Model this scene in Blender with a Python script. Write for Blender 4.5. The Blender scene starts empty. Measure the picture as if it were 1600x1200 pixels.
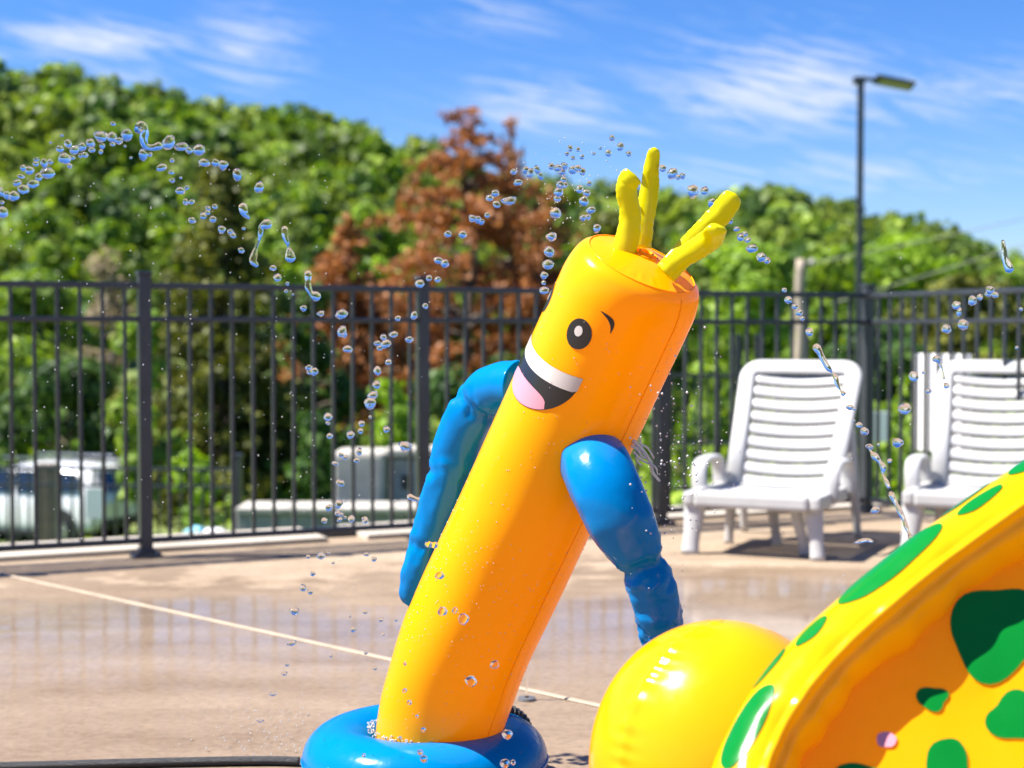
import bpy, bmesh, math, random
import numpy as np
from mathutils import Vector, Matrix, noise as mnoise
from mathutils.geometry import delaunay_2d_cdt

R = math.radians
rng = random.Random(7)
nrng = np.random.default_rng(7)
scene = bpy.context.scene
col = scene.collection

# ------------------------------------------------------------------ camera, sky, sun, exposure
F = 2400.0                       # focal length in pixels of the 1600 px wide photograph
PITCH = math.atan(77 / F)
CAM = Vector((0, 0, 1.148))
cd = bpy.data.cameras.new('camera')
cam = bpy.data.objects.new('camera', cd)
col.objects.link(cam)
cam.location = CAM
cam.rotation_euler = (R(90) - PITCH, 0, 0)
cd.sensor_width = 36.0
cd.lens = 36.0 * F / 1600
cd.clip_start = 0.05
cd.clip_end = 3000
cd.dof.use_dof = True
cd.dof.focus_distance = 3.55
cd.dof.aperture_fstop = 2.7
scene.camera = cam

SUN_EL = R(55)
SUN_DIR = Vector((-0.998 * math.cos(SUN_EL), -0.06 * math.cos(SUN_EL), math.sin(SUN_EL))).normalized()
world = bpy.data.worlds.new('World')
scene.world = world
world.use_nodes = True
wt = world.node_tree
wt.nodes.clear()
def wn(t, **k):
    n = wt.nodes.new(t)
    for a, b in k.items():
        setattr(n, a, b)
    return n
def wmath(op, a, b=None, c=None, clamp=False):
    n = wn('ShaderNodeMath', operation=op, use_clamp=clamp)
    for i, v in enumerate((a, b, c)):
        if v is None:
            continue
        if isinstance(v, (int, float)):
            n.inputs[i].default_value = v
        else:
            wt.links.new(v, n.inputs[i])
    return n.outputs[0]
sky = wn('ShaderNodeTexSky', sky_type='NISHITA')
sky.sun_disc = False
sky.sun_elevation = SUN_EL
sky.sun_rotation = math.atan2(SUN_DIR.x, SUN_DIR.y)
sky.altitude = 300
sky.air_density = 1.0
sky.dust_density = 0.3
sky.ozone_density = 2.0
hs = wn('ShaderNodeHueSaturation')
hs.inputs['Hue'].default_value = 0.502
hs.inputs['Saturation'].default_value = 1.22
hs.inputs['Value'].default_value = 1.0
tint = wn('ShaderNodeMix', data_type='RGBA', blend_type='MULTIPLY')
tint.inputs[0].default_value = 1.0
tint.inputs[7].default_value = (0.76, 0.84, 1.10, 1)
wt.links.new(sky.outputs[0], tint.inputs[6])
wt.links.new(tint.outputs[2], hs.inputs['Color'])
tc = wn('ShaderNodeTexCoord')
sep = wn('ShaderNodeSeparateXYZ')
wt.links.new(tc.outputs['Generated'], sep.inputs[0])
dx, dy, dz = sep.outputs
ay = wmath('ADD', wmath('ABSOLUTE', dy), 0.03)
u_ = wmath('DIVIDE', dx, ay)
v_ = wmath('DIVIDE', dz, ay)
# wispy cirrus: stretched noise, warped, gathered in a few drifts
comb = wn('ShaderNodeCombineXYZ')
wt.links.new(wmath('MULTIPLY_ADD', v_, 6.0, wmath('MULTIPLY', u_, 4.6)), comb.inputs[0])
wt.links.new(wmath('MULTIPLY_ADD', v_, 30.0, wmath('MULTIPLY', u_, 6.0)), comb.inputs[1])
wt.links.new(dy, comb.inputs[2])
n1 = wn('ShaderNodeTexNoise', noise_dimensions='3D')
n1.inputs['Scale'].default_value = 3.6
n1.inputs['Detail'].default_value = 9
n1.inputs['Roughness'].default_value = 0.7
n1.inputs['Distortion'].default_value = 1.3
wt.links.new(comb.outputs[0], n1.inputs['Vector'])
n2 = wn('ShaderNodeTexNoise', noise_dimensions='3D')
n2.inputs['Scale'].default_value = 2.2
n2.inputs['Detail'].default_value = 3
wt.links.new(tc.outputs['Generated'], n2.inputs['Vector'])
drift = wmath('MULTIPLY', wmath('SUBTRACT', n2.outputs[0], 0.56, clamp=True), 3.0)
for bx, by, rx, ry, st in ((1200, 150, 190, 78, 1.15), (1300, 170, 260, 50, 0.7), (1500, 150, 170, 50, 0.75), (170, 80, 200, 38, 0.95),
                           (395, 95, 100, 65, 0.85), (830, 180, 150, 48, 0.8), (210, 135, 100, 20, 0.6),
                           (930, 215, 150, 24, 0.5), (1300, 275, 320, 34, 0.7), (790, 35, 130, 45, .55)):
    uu = wmath('MULTIPLY', wmath('SUBTRACT', u_, (bx - 800) / F), F / rx)
    vv = wmath('MULTIPLY', wmath('SUBTRACT', v_, (523 - by) / F), F / ry)
    d2 = wmath('ADD', wmath('MULTIPLY', uu, uu), wmath('MULTIPLY', vv, vv))
    g = wmath('MULTIPLY', wmath('EXPONENT', wmath('MULTIPLY', d2, -0.9)), st)
    g = wmath('MULTIPLY', g, wmath('GREATER_THAN', dy, 0.0))
    drift = wmath('MAXIMUM', drift, g)
wisp = wmath('MULTIPLY', wmath('SUBTRACT', wmath('MULTIPLY_ADD', n1.outputs[0], 2.0, wmath('MULTIPLY', drift, 0.30)), 1.04, clamp=True), 2.1, clamp=True)
wisp = wmath('MULTIPLY', wisp, wmath('MULTIPLY', drift, 1.1, clamp=True))
wisp = wmath('MULTIPLY', wisp, 0.85)
mixc = wn('ShaderNodeMix', data_type='RGBA')
wt.links.new(wisp, mixc.inputs['Factor'])
wt.links.new(hs.outputs[0], mixc.inputs[6])
mixc.inputs[7].default_value = (5.6, 5.9, 6.3, 1)
bg = wn('ShaderNodeBackground')
bg.inputs['Strength'].default_value = 0.056
wt.links.new(mixc.outputs[2], bg.inputs['Color'])
wo = wn('ShaderNodeOutputWorld')
wt.links.new(bg.outputs[0], wo.inputs['Surface'])

sl = bpy.data.lights.new('sun', 'SUN')
sl.energy = 4.8
sl.angle = R(0.55)
sl.color = (1.0, 0.955, 0.88)
so = bpy.data.objects.new('sun', sl)
col.objects.link(so)
so.location = (-20, -2, 25)
so.rotation_euler = SUN_DIR.to_track_quat('Z', 'Y').to_euler()

scene.view_settings.view_transform = 'Standard'
scene.view_settings.look = 'None'
scene.view_settings.exposure = 1.55
scene.view_settings.gamma = 1.0
scene.view_settings.use_curve_mapping = False
cy = scene.cycles
cy.use_denoising = True
cy.max_bounces = 12
cy.transmission_bounces = 10
cy.glossy_bounces = 5
cy.diffuse_bounces = 7
cy.transparent_max_bounces = 8
cy.sample_clamp_indirect = 6.0
cy.sample_clamp_direct = 30.0
cy.caustics_reflective = False
cy.caustics_refractive = False

# ------------------------------------------------------------------ helpers
FWD = Vector((0, math.cos(PITCH), -math.sin(PITCH)))
UPV = Vector((0, math.sin(PITCH), math.cos(PITCH)))
RGT = Vector((1, 0, 0))
def ray(px, py):
    return FWD + RGT * ((px - 800) / F) - UPV * ((py - 600) / F)
def at(px, py, Y):
    d = ray(px, py)
    return CAM + d * (Y / d.y)
def ground(px, py, z=0.0):
    d = ray(px, py)
    return CAM + d * ((z - CAM.z) / d.z)
def on_plane(px, py, p0, n):
    d = ray(px, py)
    return CAM + d * ((p0 - CAM).dot(n) / d.dot(n))
def proj(p):
    q = p - CAM
    k = q.dot(FWD)
    return 800 + F * q.x / k, 600 - F * q.dot(UPV) / k

def link(name, me, mat, parent=None, smooth=False):
    if mat is not None and len(me.materials) == 0:
        me.materials.append(mat)
    if smooth:
        me.polygons.foreach_set('use_smooth', [True] * len(me.polygons))
    o = bpy.data.objects.new(name, me)
    col.objects.link(o)
    if parent is not None:
        o.parent = parent
    return o
def mesh(name, verts, faces, mat, parent=None, smooth=False):
    me = bpy.data.meshes.new(name)
    me.from_pydata([tuple(v) for v in verts], [], faces)
    me.update()
    return link(name, me, mat, parent, smooth)
def tag(o, label, cat, group=None):
    o['label'] = label
    o['category'] = cat
    if group:
        o['group'] = group
    return o
def thing(name, label, cat, loc=(0, 0, 0), rz=0.0, group=None):
    o = bpy.data.objects.new(name, None)
    col.objects.link(o)
    o.location = loc
    o.rotation_euler = (0, 0, rz)
    o.empty_display_size = 0.1
    return tag(o, label, cat, group)
def structure(o):
    o['kind'] = 'structure'
    return o
def stuff(o):
    o['kind'] = 'stuff'
    return o
def bm_obj(name, bm, mat, parent=None, smooth=False):
    me = bpy.data.meshes.new(name)
    bm.normal_update()
    bm.to_mesh(me)
    bm.free()
    return link(name, me, mat, parent, smooth)
def box_bm(bm, c, s, rot=None, bevel=0.0):
    r = bmesh.ops.create_cube(bm, size=1.0)
    vs = r['verts']
    M = Matrix.Translation(Vector(c)) @ (rot.to_4x4() if rot is not None else Matrix.Identity(4)) @ Matrix.Diagonal((s[0], s[1], s[2], 1))
    bmesh.ops.transform(bm, matrix=M, verts=vs)
    if bevel > 0:
        es = list({e for v in vs for e in v.link_edges})
        bmesh.ops.bevel(bm, geom=es, offset=bevel, segments=2, affect='EDGES', profile=0.6)
def box(name, c, s, mat, parent=None, rot=None, bevel=0.0):
    bm = bmesh.new()
    box_bm(bm, c, s, rot, bevel)
    return bm_obj(name, bm, mat, parent)
def catmull(pts, n):
    """points (any tuples) -> n samples along a centripetal-ish Catmull-Rom curve"""
    P = [np.array(p, float) for p in pts]
    P = [2 * P[0] - P[1]] + P + [2 * P[-1] - P[-2]]
    out = []
    m = len(P) - 3
    for i in range(n):
        t = i / (n - 1) * m
        k = min(int(t), m - 1)
        t -= k
        a, b, c, d = P[k:k + 4]
        out.append(0.5 * ((2 * b) + (-a + c) * t + (2 * a - 5 * b + 4 * c - d) * t * t + (-a + 3 * b - 3 * c + d) * t ** 3))
    return out
def frames(cs, ref):
    fr = []
    n = len(cs)
    for i in range(n):
        t = (cs[min(i + 1, n - 1)] - cs[max(i - 1, 0)]).normalized()
        e1 = (ref - t * ref.dot(t)).normalized()
        e2 = e1.cross(t).normalized()
        fr.append((t, e1, e2))
    return fr
def sweep(cs, rs, ref, seg=20, shape=None, cap=True):
    """tube along centres cs with radii rs; shape(i, a) gives a radius factor pair"""
    fr = frames(cs, ref)
    vs, fs = [], []
    for i, c in enumerate(cs):
        t, e1, e2 = fr[i]
        for j in range(seg):
            a = 2 * math.pi * j / seg
            k1, k2 = shape(i, a) if shape else (1, 1)
            vs.append(c + (e1 * math.cos(a) * k1 + e2 * math.sin(a) * k2) * rs[i])
    for i in range(len(cs) - 1):
        for j in range(seg):
            a, b = i * seg + j, i * seg + (j + 1) % seg
            fs.append((a, a + seg, b + seg, b))
    if cap:
        vs.append(cs[0]); vs.append(cs[-1])
        p, q = len(vs) - 2, len(vs) - 1
        m = (len(cs) - 1) * seg
        for j in range(seg):
            fs.append((j, (j + 1) % seg, p))
            fs.append((m + (j + 1) % seg, m + j, q))
    return vs, fs
def tube(name, pts, radii, mat, parent=None, seg=12, n=None, ref=Vector((0.1, -1, 0.05)), smooth=True):
    n = n or max(2, len(pts) * 5)
    if len(pts) == 2:
        n = 2
    s = catmull([tuple(p) + (r,) for p, r in zip(pts, radii)], n) if len(pts) > 2 else [np.array(tuple(p) + (r,)) for p, r in zip(pts, radii)]
    vs, fs = sweep([Vector(q[:3]) for q in s], [max(1e-4, q[3]) for q in s], ref, seg)
    return mesh(name, vs, fs, mat, parent, smooth)

# ------------------------------------------------------------------ materials
def new_mat(name):
    m = bpy.data.materials.new(name)
    m.use_nodes = True
    nt = m.node_tree
    return m, nt, nt.nodes['Principled BSDF']
def noise_node(nt, scale, detail=4, rough=0.55, coord='Object', vec=None):
    n = nt.nodes.new('ShaderNodeTexNoise')
    n.inputs['Scale'].default_value = scale
    n.inputs['Detail'].default_value = detail
    n.inputs['Roughness'].default_value = rough
    if vec is None:
        t = nt.nodes.new('ShaderNodeTexCoord')
        vec = t.outputs[coord]
    nt.links.new(vec, n.inputs['Vector'])
    return n
def ramp(nt, fac, stops):
    r = nt.nodes.new('ShaderNodeValToRGB')
    nt.links.new(fac, r.inputs[0])
    e = r.color_ramp.elements
    while len(e) < len(stops):
        e.new(0.5)
    for k, (p, c) in enumerate(stops):
        e[k].position = p
        e[k].color = (c[0], c[1], c[2], 1) if isinstance(c, tuple) else (c, c, c, 1)
    return r
def bump(nt, height, strength, dist, bsdf, prev=None):
    b = nt.nodes.new('ShaderNodeBump')
    b.inputs['Strength'].default_value = strength
    b.inputs['Distance'].default_value = dist
    nt.links.new(height, b.inputs['Height'])
    if prev is not None:
        nt.links.new(prev.outputs[0], b.inputs['Normal'])
    nt.links.new(b.outputs[0], bsdf.inputs['Normal'])
    return b
def simple(name, c, rough=0.5, var=0.12, scale=6.0, metallic=0.0, bumpy=0.0, bscale=60, coat=0.0, spec=0.5):
    m, nt, p = new_mat(name)
    n = noise_node(nt, scale, 5)
    lo = tuple(x * (1 - var) for x in c)
    hi = tuple(min(1, x * (1 + var)) for x in c)
    r = ramp(nt, n.outputs[0], [(0.3, lo), (0.7, hi)])
    nt.links.new(r.outputs[0], p.inputs['Base Color'])
    p.inputs['Roughness'].default_value = rough
    p.inputs['Metallic'].default_value = metallic
    p.inputs['Coat Weight'].default_value = coat
    p.inputs['Specular IOR Level'].default_value = spec
    if bumpy:
        b = noise_node(nt, bscale, 3)
        bump(nt, b.outputs[0], bumpy, 0.01, p)
    return m
def vinyl(name, c, through, rough=0.2, trans=0.3, var=0.05, wrinkle=0.05, wscale=14):
    """shiny inflated PVC film that lets some light through"""
    m, nt, p = new_mat(name)
    n = noise_node(nt, 3.0, 3)
    r = ramp(nt, n.outputs[0], [(0.3, tuple(x * (1 - var) for x in c)), (0.7, tuple(min(1, x * (1 + var)) for x in c))])
    nt.links.new(r.outputs[0], p.inputs['Base Color'])
    rn = noise_node(nt, 25.0, 3)
    rr = ramp(nt, rn.outputs[0], [(0.3, rough * 0.75), (0.75, rough * 1.4)])
    nt.links.new(rr.outputs[0], p.inputs['Roughness'])
    p.inputs['Specular IOR Level'].default_value = 0.3
    w = noise_node(nt, wscale, 3, 0.5)
    bump(nt, w.outputs[0], wrinkle, 0.02, p)
    tr = nt.nodes.new('ShaderNodeBsdfTranslucent')
    tr.inputs['Color'].default_value = (*through, 1)
    mx = nt.nodes.new('ShaderNodeMixShader')
    mx.inputs[0].default_value = trans
    nt.links.new(p.outputs[0], mx.inputs[1])
    nt.links.new(tr.outputs[0], mx.inputs[2])
    nt.links.new(mx.outputs[0], nt.nodes['Material Output'].inputs['Surface'])
    return m
def leaf_mat(name, c1, c2, c3, scale=0.35, trans=0.35):
    m, nt, p = new_mat(name)
    n = noise_node(nt, scale, 4, 0.6)
    g = nt.nodes.new('ShaderNodeNewGeometry')
    mixf = nt.nodes.new('ShaderNodeMath')
    mixf.operation = 'MULTIPLY_ADD'
    nt.links.new(g.outputs['Random Per Island'], mixf.inputs[0])
    mixf.inputs[1].default_value = 0.34
    ad = nt.nodes.new('ShaderNodeMath')
    ad.operation = 'SUBTRACT'
    nt.links.new(n.outputs[0], ad.inputs[0])
    ad.inputs[1].default_value = 0.17
    nt.links.new(ad.outputs[0], mixf.inputs[2])
    r = ramp(nt, mixf.outputs[0], [(0.3, c1), (0.5, c2), (0.68, c3)])
    nt.links.new(r.outputs[0], p.inputs['Base Color'])
    p.inputs['Roughness'].default_value = 0.55
    p.inputs['Specular IOR Level'].default_value = 0.25
    tr = nt.nodes.new('ShaderNodeBsdfTranslucent')
    hv = nt.nodes.new('ShaderNodeHueSaturation')
    hv.inputs['Value'].default_value = 1.25
    hv.inputs['Saturation'].default_value = 1.1
    nt.links.new(r.outputs[0], hv.inputs['Color'])
    nt.links.new(hv.outputs[0], tr.inputs['Color'])
    mx = nt.nodes.new('ShaderNodeMixShader')
    mx.inputs[0].default_value = trans
    nt.links.new(p.outputs[0], mx.inputs[1])
    nt.links.new(tr.outputs[0], mx.inputs[2])
    nt.links.new(mx.outputs[0], nt.nodes['Material Output'].inputs['Surface'])
    return m

M = {}
M['orange'] = vinyl('orange_vinyl', (0.96, 0.53, 0.002), (1.0, 0.44, 0.0), 0.2, 0.42, 0.02, 0.04)
M['blue'] = vinyl('blue_vinyl', (0.0, 0.205, 0.54), (0.0, 0.27, 0.7), 0.17, 0.25, 0.05, 0.10, 18)
M['hair'] = vinyl('lemon_vinyl', (0.66, 0.62, 0.003), (0.85, 0.78, 0.0), 0.18, 0.3, 0.03, 0.08, 20)
M['yellow'] = vinyl('yellow_vinyl', (0.80, 0.455, 0.002), (0.88, 0.52, 0.0), 0.16, 0.28, 0.03, 0.05)
M['panel'] = vinyl('deep_yellow_vinyl', (1.0, 0.55, 0.003), (1.0, 0.60, 0.0), 0.3, 0.58, 0.03, 0.03)
M['float'] = vinyl('golden_vinyl', (0.82, 0.41, 0.002), (0.90, 0.46, 0.0), 0.2, 0.3, 0.04, 0.06)
M['inner'] = vinyl('pale_bounce_film', (0.95, 0.75, 0.12), (0.95, 0.7, 0.05), 0.4, 0.25, 0.03, 0.03)  # back panel colour, made pale to bounce light into the shaded panel
M['spot'] = vinyl('green_print', (0.003, 0.18, 0.022), (0.0, 0.24, 0.02), 0.2, 0.18, 0.08, 0.03)
M['pink'] = simple('pink_print', (0.58, 0.24, 0.30), 0.3, 0.04)
M['ink'] = simple('black_print', (0.014, 0.013, 0.014), 0.22, 0.2)
M['white_print'] = simple('white_print', (0.55, 0.50, 0.475), 0.25, 0.04)
M['blush'] = simple('pale_print', (0.85, 0.62, 0.56), 0.25, 0.04)
M['black_metal'] = simple('black_powder_coat', (0.030, 0.032, 0.038), 0.36, 0.25, 9, 0.0, 0.06, 300, spec=0.6)
M['slate_metal'] = simple('dark_grey_paint', (0.035, 0.04, 0.05), 0.4, 0.2, 5)
M['white_resin'] = simple('white_resin', (0.45, 0.445, 0.435), 0.38, 0.05, 12, 0, 0.04, 140)
M['rubber'] = simple('black_rubber', (0.012, 0.012, 0.013), 0.42, 0.3, 30, 0, 0.5, 400)
M['brass'] = simple('grey_fitting', (0.12, 0.11, 0.1), 0.35, 0.2, 20, 0.8)
M['concrete'] = simple('pale_concrete', (0.42, 0.39, 0.34), 0.85, 0.2, 3, 0, 0.5, 40)
M['shade_and_cabinet_grey'] = simple('shade_and_cabinet_grey', (0.3, 0.29, 0.27), 0.85, 0.25, 2.5, 0, 0.5, 30)  # shade of the wall face put into its colour; also the cabinet's grey
M['kerb'] = simple('kerb_concrete', (0.38, 0.335, 0.275), 0.8, 0.15, 2.0, 0, 0.4, 50)
M['sealant'] = simple('joint_sealant', (0.34, 0.262, 0.185), 0.6, 0.15, 8)
M['wood'] = simple('weathered_wood', (0.20, 0.16, 0.12), 0.8, 0.3, 4, 0, 0.6, 30)
M['pole_wood'] = simple('utility_pole_wood', (0.33, 0.27, 0.21), 0.85, 0.25, 2, 0, 0.5, 20)
M['bark'] = simple('bark', (0.11, 0.085, 0.065), 0.9, 0.35, 2.5, 0, 0.8, 12)
M['sign_white'] = simple('white_sign_board', (0.78, 0.78, 0.77), 0.45, 0.05, 3)
M['car_white'] = simple('white_car_paint', (0.74, 0.75, 0.76), 0.2, 0.03, 2, 0.0, coat=0.8)
M['car_glass'] = simple('dark_car_glass', (0.012, 0.018, 0.026), 0.05, 0.2, 2, spec=0.9)
M['tyre'] = simple('tyre', (0.02, 0.02, 0.022), 0.75, 0.2, 20)
M['alloy'] = simple('alloy', (0.42, 0.43, 0.45), 0.3, 0.1, 8, 0.9)
M['trim'] = simple('black_trim', (0.02, 0.02, 0.022), 0.5, 0.2, 8)
M['red_lens'] = simple('red_lens', (0.45, 0.012, 0.02), 0.15, 0.1, 8)
M['lens'] = simple('lamp_lens', (0.32, 0.3, 0.27), 0.4, 0.15, 30)
M['cable'] = simple('pale_cable', (0.33, 0.33, 0.25), 0.5, 0.1, 3)
M['bag_blue'] = simple('pale_blue_plastic', (0.22, 0.5, 0.62), 0.35, 0.2, 10)
M['bag_white'] = simple('white_plastic', (0.72, 0.72, 0.74), 0.35, 0.1, 10)
M['drain'] = simple('grey_drain', (0.16, 0.155, 0.15), 0.4, 0.2, 30, 0.3)

def water_mat():
    m, nt, p = new_mat('clear_water')
    nt.nodes.remove(p)
    g = nt.nodes.new('ShaderNodeBsdfGlass')
    g.inputs['IOR'].default_value = 1.333
    g.inputs['Roughness'].default_value = 0.03
    g.inputs['Color'].default_value = (1, 1, 1, 1)
    n = noise_node(nt, 90.0, 2)
    b = nt.nodes.new('ShaderNodeBump')
    b.inputs['Strength'].default_value = 0.12
    b.inputs['Distance'].default_value = 0.004
    nt.links.new(n.outputs[0], b.inputs['Height'])
    nt.links.new(b.outputs[0], g.inputs['Normal'])
    nt.links.new(g.outputs[0], nt.nodes['Material Output'].inputs['Surface'])
    return m
M['water'] = water_mat()
def bead_mat():
    m, nt, p = new_mat('water_beads')
    nt.nodes.remove(p)
    tr = nt.nodes.new('ShaderNodeBsdfTransparent')
    gl = nt.nodes.new('ShaderNodeBsdfGlossy')
    gl.inputs['Roughness'].default_value = 0.12
    fr = nt.nodes.new('ShaderNodeFresnel')
    fr.inputs['IOR'].default_value = 1.45
    n = noise_node(nt, 200.0, 1)
    ad = nt.nodes.new('ShaderNodeMath'); ad.operation = 'MULTIPLY_ADD'; ad.use_clamp = True
    nt.links.new(n.outputs[0], ad.inputs[0]); ad.inputs[1].default_value = 0.08
    nt.links.new(fr.outputs[0], ad.inputs[2])
    mx = nt.nodes.new('ShaderNodeMixShader')
    nt.links.new(ad.outputs[0], mx.inputs[0]); nt.links.new(tr.outputs[0], mx.inputs[1]); nt.links.new(gl.outputs[0], mx.inputs[2])
    nt.links.new(mx.outputs[0], nt.nodes['Material Output'].inputs['Surface'])
    return m
M['beads'] = bead_mat()
def whitened_water_mat():
    m, nt, p = new_mat('whitened_water')
    p.inputs['Transmission Weight'].default_value = 0.45
    p.inputs['IOR'].default_value = 1.333
    p.inputs['Roughness'].default_value = 0.08
    n = noise_node(nt, 60.0, 2)
    r = ramp(nt, n.outputs[0], [(0.3, (0.7, 0.74, 0.78)), (0.7, (0.9, 0.9, 0.9))])  # whitish base colour stands in for sun sparkle on the specks
    nt.links.new(r.outputs[0], p.inputs['Base Color'])
    return m
M['mist'] = whitened_water_mat()

def deck_mat():
    m, nt, p = new_mat('wet_concrete_deck')
    L = nt.links.new
    tcn = nt.nodes.new('ShaderNodeTexCoord')
    obj = tcn.outputs['Object']
    sp = nt.nodes.new('ShaderNodeSeparateXYZ')
    L(obj, sp.inputs[0])
    def mth(op, a, b=None, c=None, clamp=False):
        n = nt.nodes.new('ShaderNodeMath')
        n.operation = op
        n.use_clamp = clamp
        for i, v in enumerate((a, b, c)):
            if v is None: continue
            if isinstance(v, (int, float)): n.inputs[i].default_value = v
            else: L(v, n.inputs[i])
        return n.outputs[0]
    big = noise_node(nt, 0.55, 5, 0.55, vec=obj)
    fine = noise_node(nt, 220.0, 3, 0.7, vec=obj)
    mid = noise_node(nt, 5.0, 6, 0.6, vec=obj)
    # water lies on the splash area near the toys and dries out towards the fence
    edge = mth('MULTIPLY_ADD', sp.outputs[0], -0.02, mth('MULTIPLY', sp.outputs[1], 1.0))
    edge = mth('ADD', edge, mth('MULTIPLY', mth('SUBTRACT', big.outputs[0], 0.5), 5.0))
    wet = nt.nodes.new('ShaderNodeMapRange')      # 1 where flooded
    L(edge, wet.inputs[0])
    wet.inputs[1].default_value = 6.95
    wet.inputs[2].default_value = 6.2
    damp = nt.nodes.new('ShaderNodeMapRange')
    L(mth('ADD', edge, mth('MULTIPLY', mth('SUBTRACT', mid.outputs[0], 0.5), 1.6)), damp.inputs[0])
    damp.inputs[1].default_value = 7.55
    damp.inputs[2].default_value = 7.3
    stm = nt.nodes.new('ShaderNodeMapping')
    stm.inputs['Rotation'].default_value = (0, 0, -0.44)
    stm.inputs['Scale'].default_value = (0.8, 2.6, 1)
    L(obj, stm.inputs[0])
    stain = noise_node(nt, 1.1, 7, 0.62, vec=stm.outputs[0])
    pit = noise_node(nt, 38.0, 4, 0.7, vec=obj)
    tone = mth('ADD', mth('MULTIPLY', stain.outputs[0], 0.62), mth('ADD', mth('MULTIPLY', mid.outputs[0], 0.26), mth('MULTIPLY', pit.outputs[0], 0.12)))
    base = ramp(nt, tone, [(0.34, (0.205, 0.143, 0.088)), (0.47, (0.275, 0.205, 0.140)), (0.62, (0.345, 0.265, 0.187))])
    grain = ramp(nt, mth('ADD', mth('MULTIPLY', fine.outputs[0], 0.5), mth('MULTIPLY', pit.outputs[0], 0.5)), [(0.36, 0.72), (0.5, 0.98), (0.66, 1.14)])
    mg = nt.nodes.new('ShaderNodeMix'); mg.data_type = 'RGBA'; mg.blend_type = 'MULTIPLY'
    mg.inputs[0].default_value = 1.0
    L(base.outputs[0], mg.inputs[6]); L(grain.outputs[0], mg.inputs[7])
    dk = nt.nodes.new('ShaderNodeMix'); dk.data_type = 'RGBA'; dk.blend_type = 'MULTIPLY'
    L(mth('MULTIPLY', damp.outputs[0], 0.8), dk.inputs[0])
    L(mg.outputs[2], dk.inputs[6])
    dk.inputs[7].default_value = (0.74, 0.69, 0.63, 1)
    L(dk.outputs[2], p.inputs['Base Color'])
    # roughness: dry 0.85 -> damp 0.5 -> film of water 0.05
    r1 = mth('MULTIPLY_ADD', damp.outputs[0], -0.32, 0.85)
    film = mth('MULTIPLY', wet.outputs[0], mth('MULTIPLY_ADD', ramp(nt, big.outputs[0], [(0.3, 1.0), (0.7, 0.8)]).outputs[0], 1.0, 0.0))
    L(r1, p.inputs['Roughness'])
    near = nt.nodes.new('ShaderNodeMapRange')
    L(mth('ADD', sp.outputs[1], mth('MULTIPLY', mth('SUBTRACT', mid.outputs[0], 0.5), 1.5)), near.inputs[0])
    near.inputs[1].default_value = 4.9
    near.inputs[2].default_value = 6.1
    near.inputs[3].default_value = 0.14
    near.inputs[4].default_value = 0.95
    film = mth('MULTIPLY', film, near.outputs[0])
    L(film, p.inputs['Coat Weight'])
    p.inputs['Coat IOR'].default_value = 1.4
    crough = noise_node(nt, 1.6, 4, 0.6, vec=obj)
    L(ramp(nt, crough.outputs[0], [(0.35, 0.05), (0.7, 0.16)]).outputs[0], p.inputs['Coat Roughness'])
    p.inputs['IOR'].default_value = 1.35
    p.inputs['Specular IOR Level'].default_value = 0.5
    gb = nt.nodes.new('ShaderNodeBump')
    gb.inputs['Distance'].default_value = 0.004
    L(fine.outputs[0], gb.inputs['Height'])
    L(mth('MULTIPLY_ADD', film, -0.5, 0.52, clamp=True), gb.inputs['Strength'])
    mp = nt.nodes.new('ShaderNodeMapping')
    mp.inputs['Scale'].default_value = (2.2, 1.6, 1)
    L(obj, mp.inputs[0])
    rip = noise_node(nt, 2.4, 2, 0.5, vec=mp.outputs[0])
    rb = nt.nodes.new('ShaderNodeBump')
    rb.inputs['Distance'].default_value = 0.02
    rb.inputs['Strength'].default_value = 0.085
    L(rip.outputs[0], rb.inputs['Height'])
    L(gb.outputs[0], p.inputs['Normal'])
    L(rb.outputs[0], p.inputs['Coat Normal'])
    return m
M['deck'] = deck_mat()

def terrain_mat():
    m, nt, p = new_mat('grassy_ground')
    n = noise_node(nt, 0.25, 6, 0.65)
    r = ramp(nt, n.outputs[0], [(0.3, (0.05, 0.085, 0.018)), (0.5, (0.11, 0.16, 0.03)), (0.66, (0.20, 0.22, 0.06)), (0.8, (0.22, 0.18, 0.11))])
    nt.links.new(r.outputs[0], p.inputs['Base Color'])
    p.inputs['Roughness'].default_value = 0.95
    b = noise_node(nt, 8, 4)
    bump(nt, b.outputs[0], 0.8, 0.1, p)
    return m
M['terrain'] = terrain_mat()
M['gravel'] = simple('pale_gravel', (0.36, 0.33, 0.28), 0.9, 0.25, 3, 0, 0.6, 60)

LEAF = {
    'hill': leaf_mat('hill_leaves', (0.052, 0.095, 0.017), (0.135, 0.195, 0.030), (0.25, 0.315, 0.045), 0.10),
    'olive': leaf_mat('olive_needles', (0.05, 0.062, 0.012), (0.105, 0.118, 0.018), (0.20, 0.205, 0.03), 0.9, 0.25),
    'rust': leaf_mat('dead_rust_needles', (0.18, 0.075, 0.028), (0.33, 0.128, 0.045), (0.42, 0.19, 0.07), 0.9, 0.3),
    'bright': leaf_mat('bright_leaves', (0.115, 0.205, 0.022), (0.205, 0.335, 0.032), (0.32, 0.46, 0.045), 1.0, 0.4),
    'mid': leaf_mat('mid_green_leaves', (0.076, 0.149, 0.021), (0.170, 0.271, 0.032), (0.302, 0.411, 0.045), 0.9, 0.35),
    'dark': leaf_mat('dark_leaves', (0.023, 0.060, 0.014), (0.049, 0.105, 0.021), (0.104, 0.184, 0.032), 0.9, 0.3),
    'tan': leaf_mat('dry_tan_twigs', (0.189, 0.149, 0.088), (0.321, 0.245, 0.149), (0.378, 0.333, 0.175), 0.9, 0.25),
}

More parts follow.
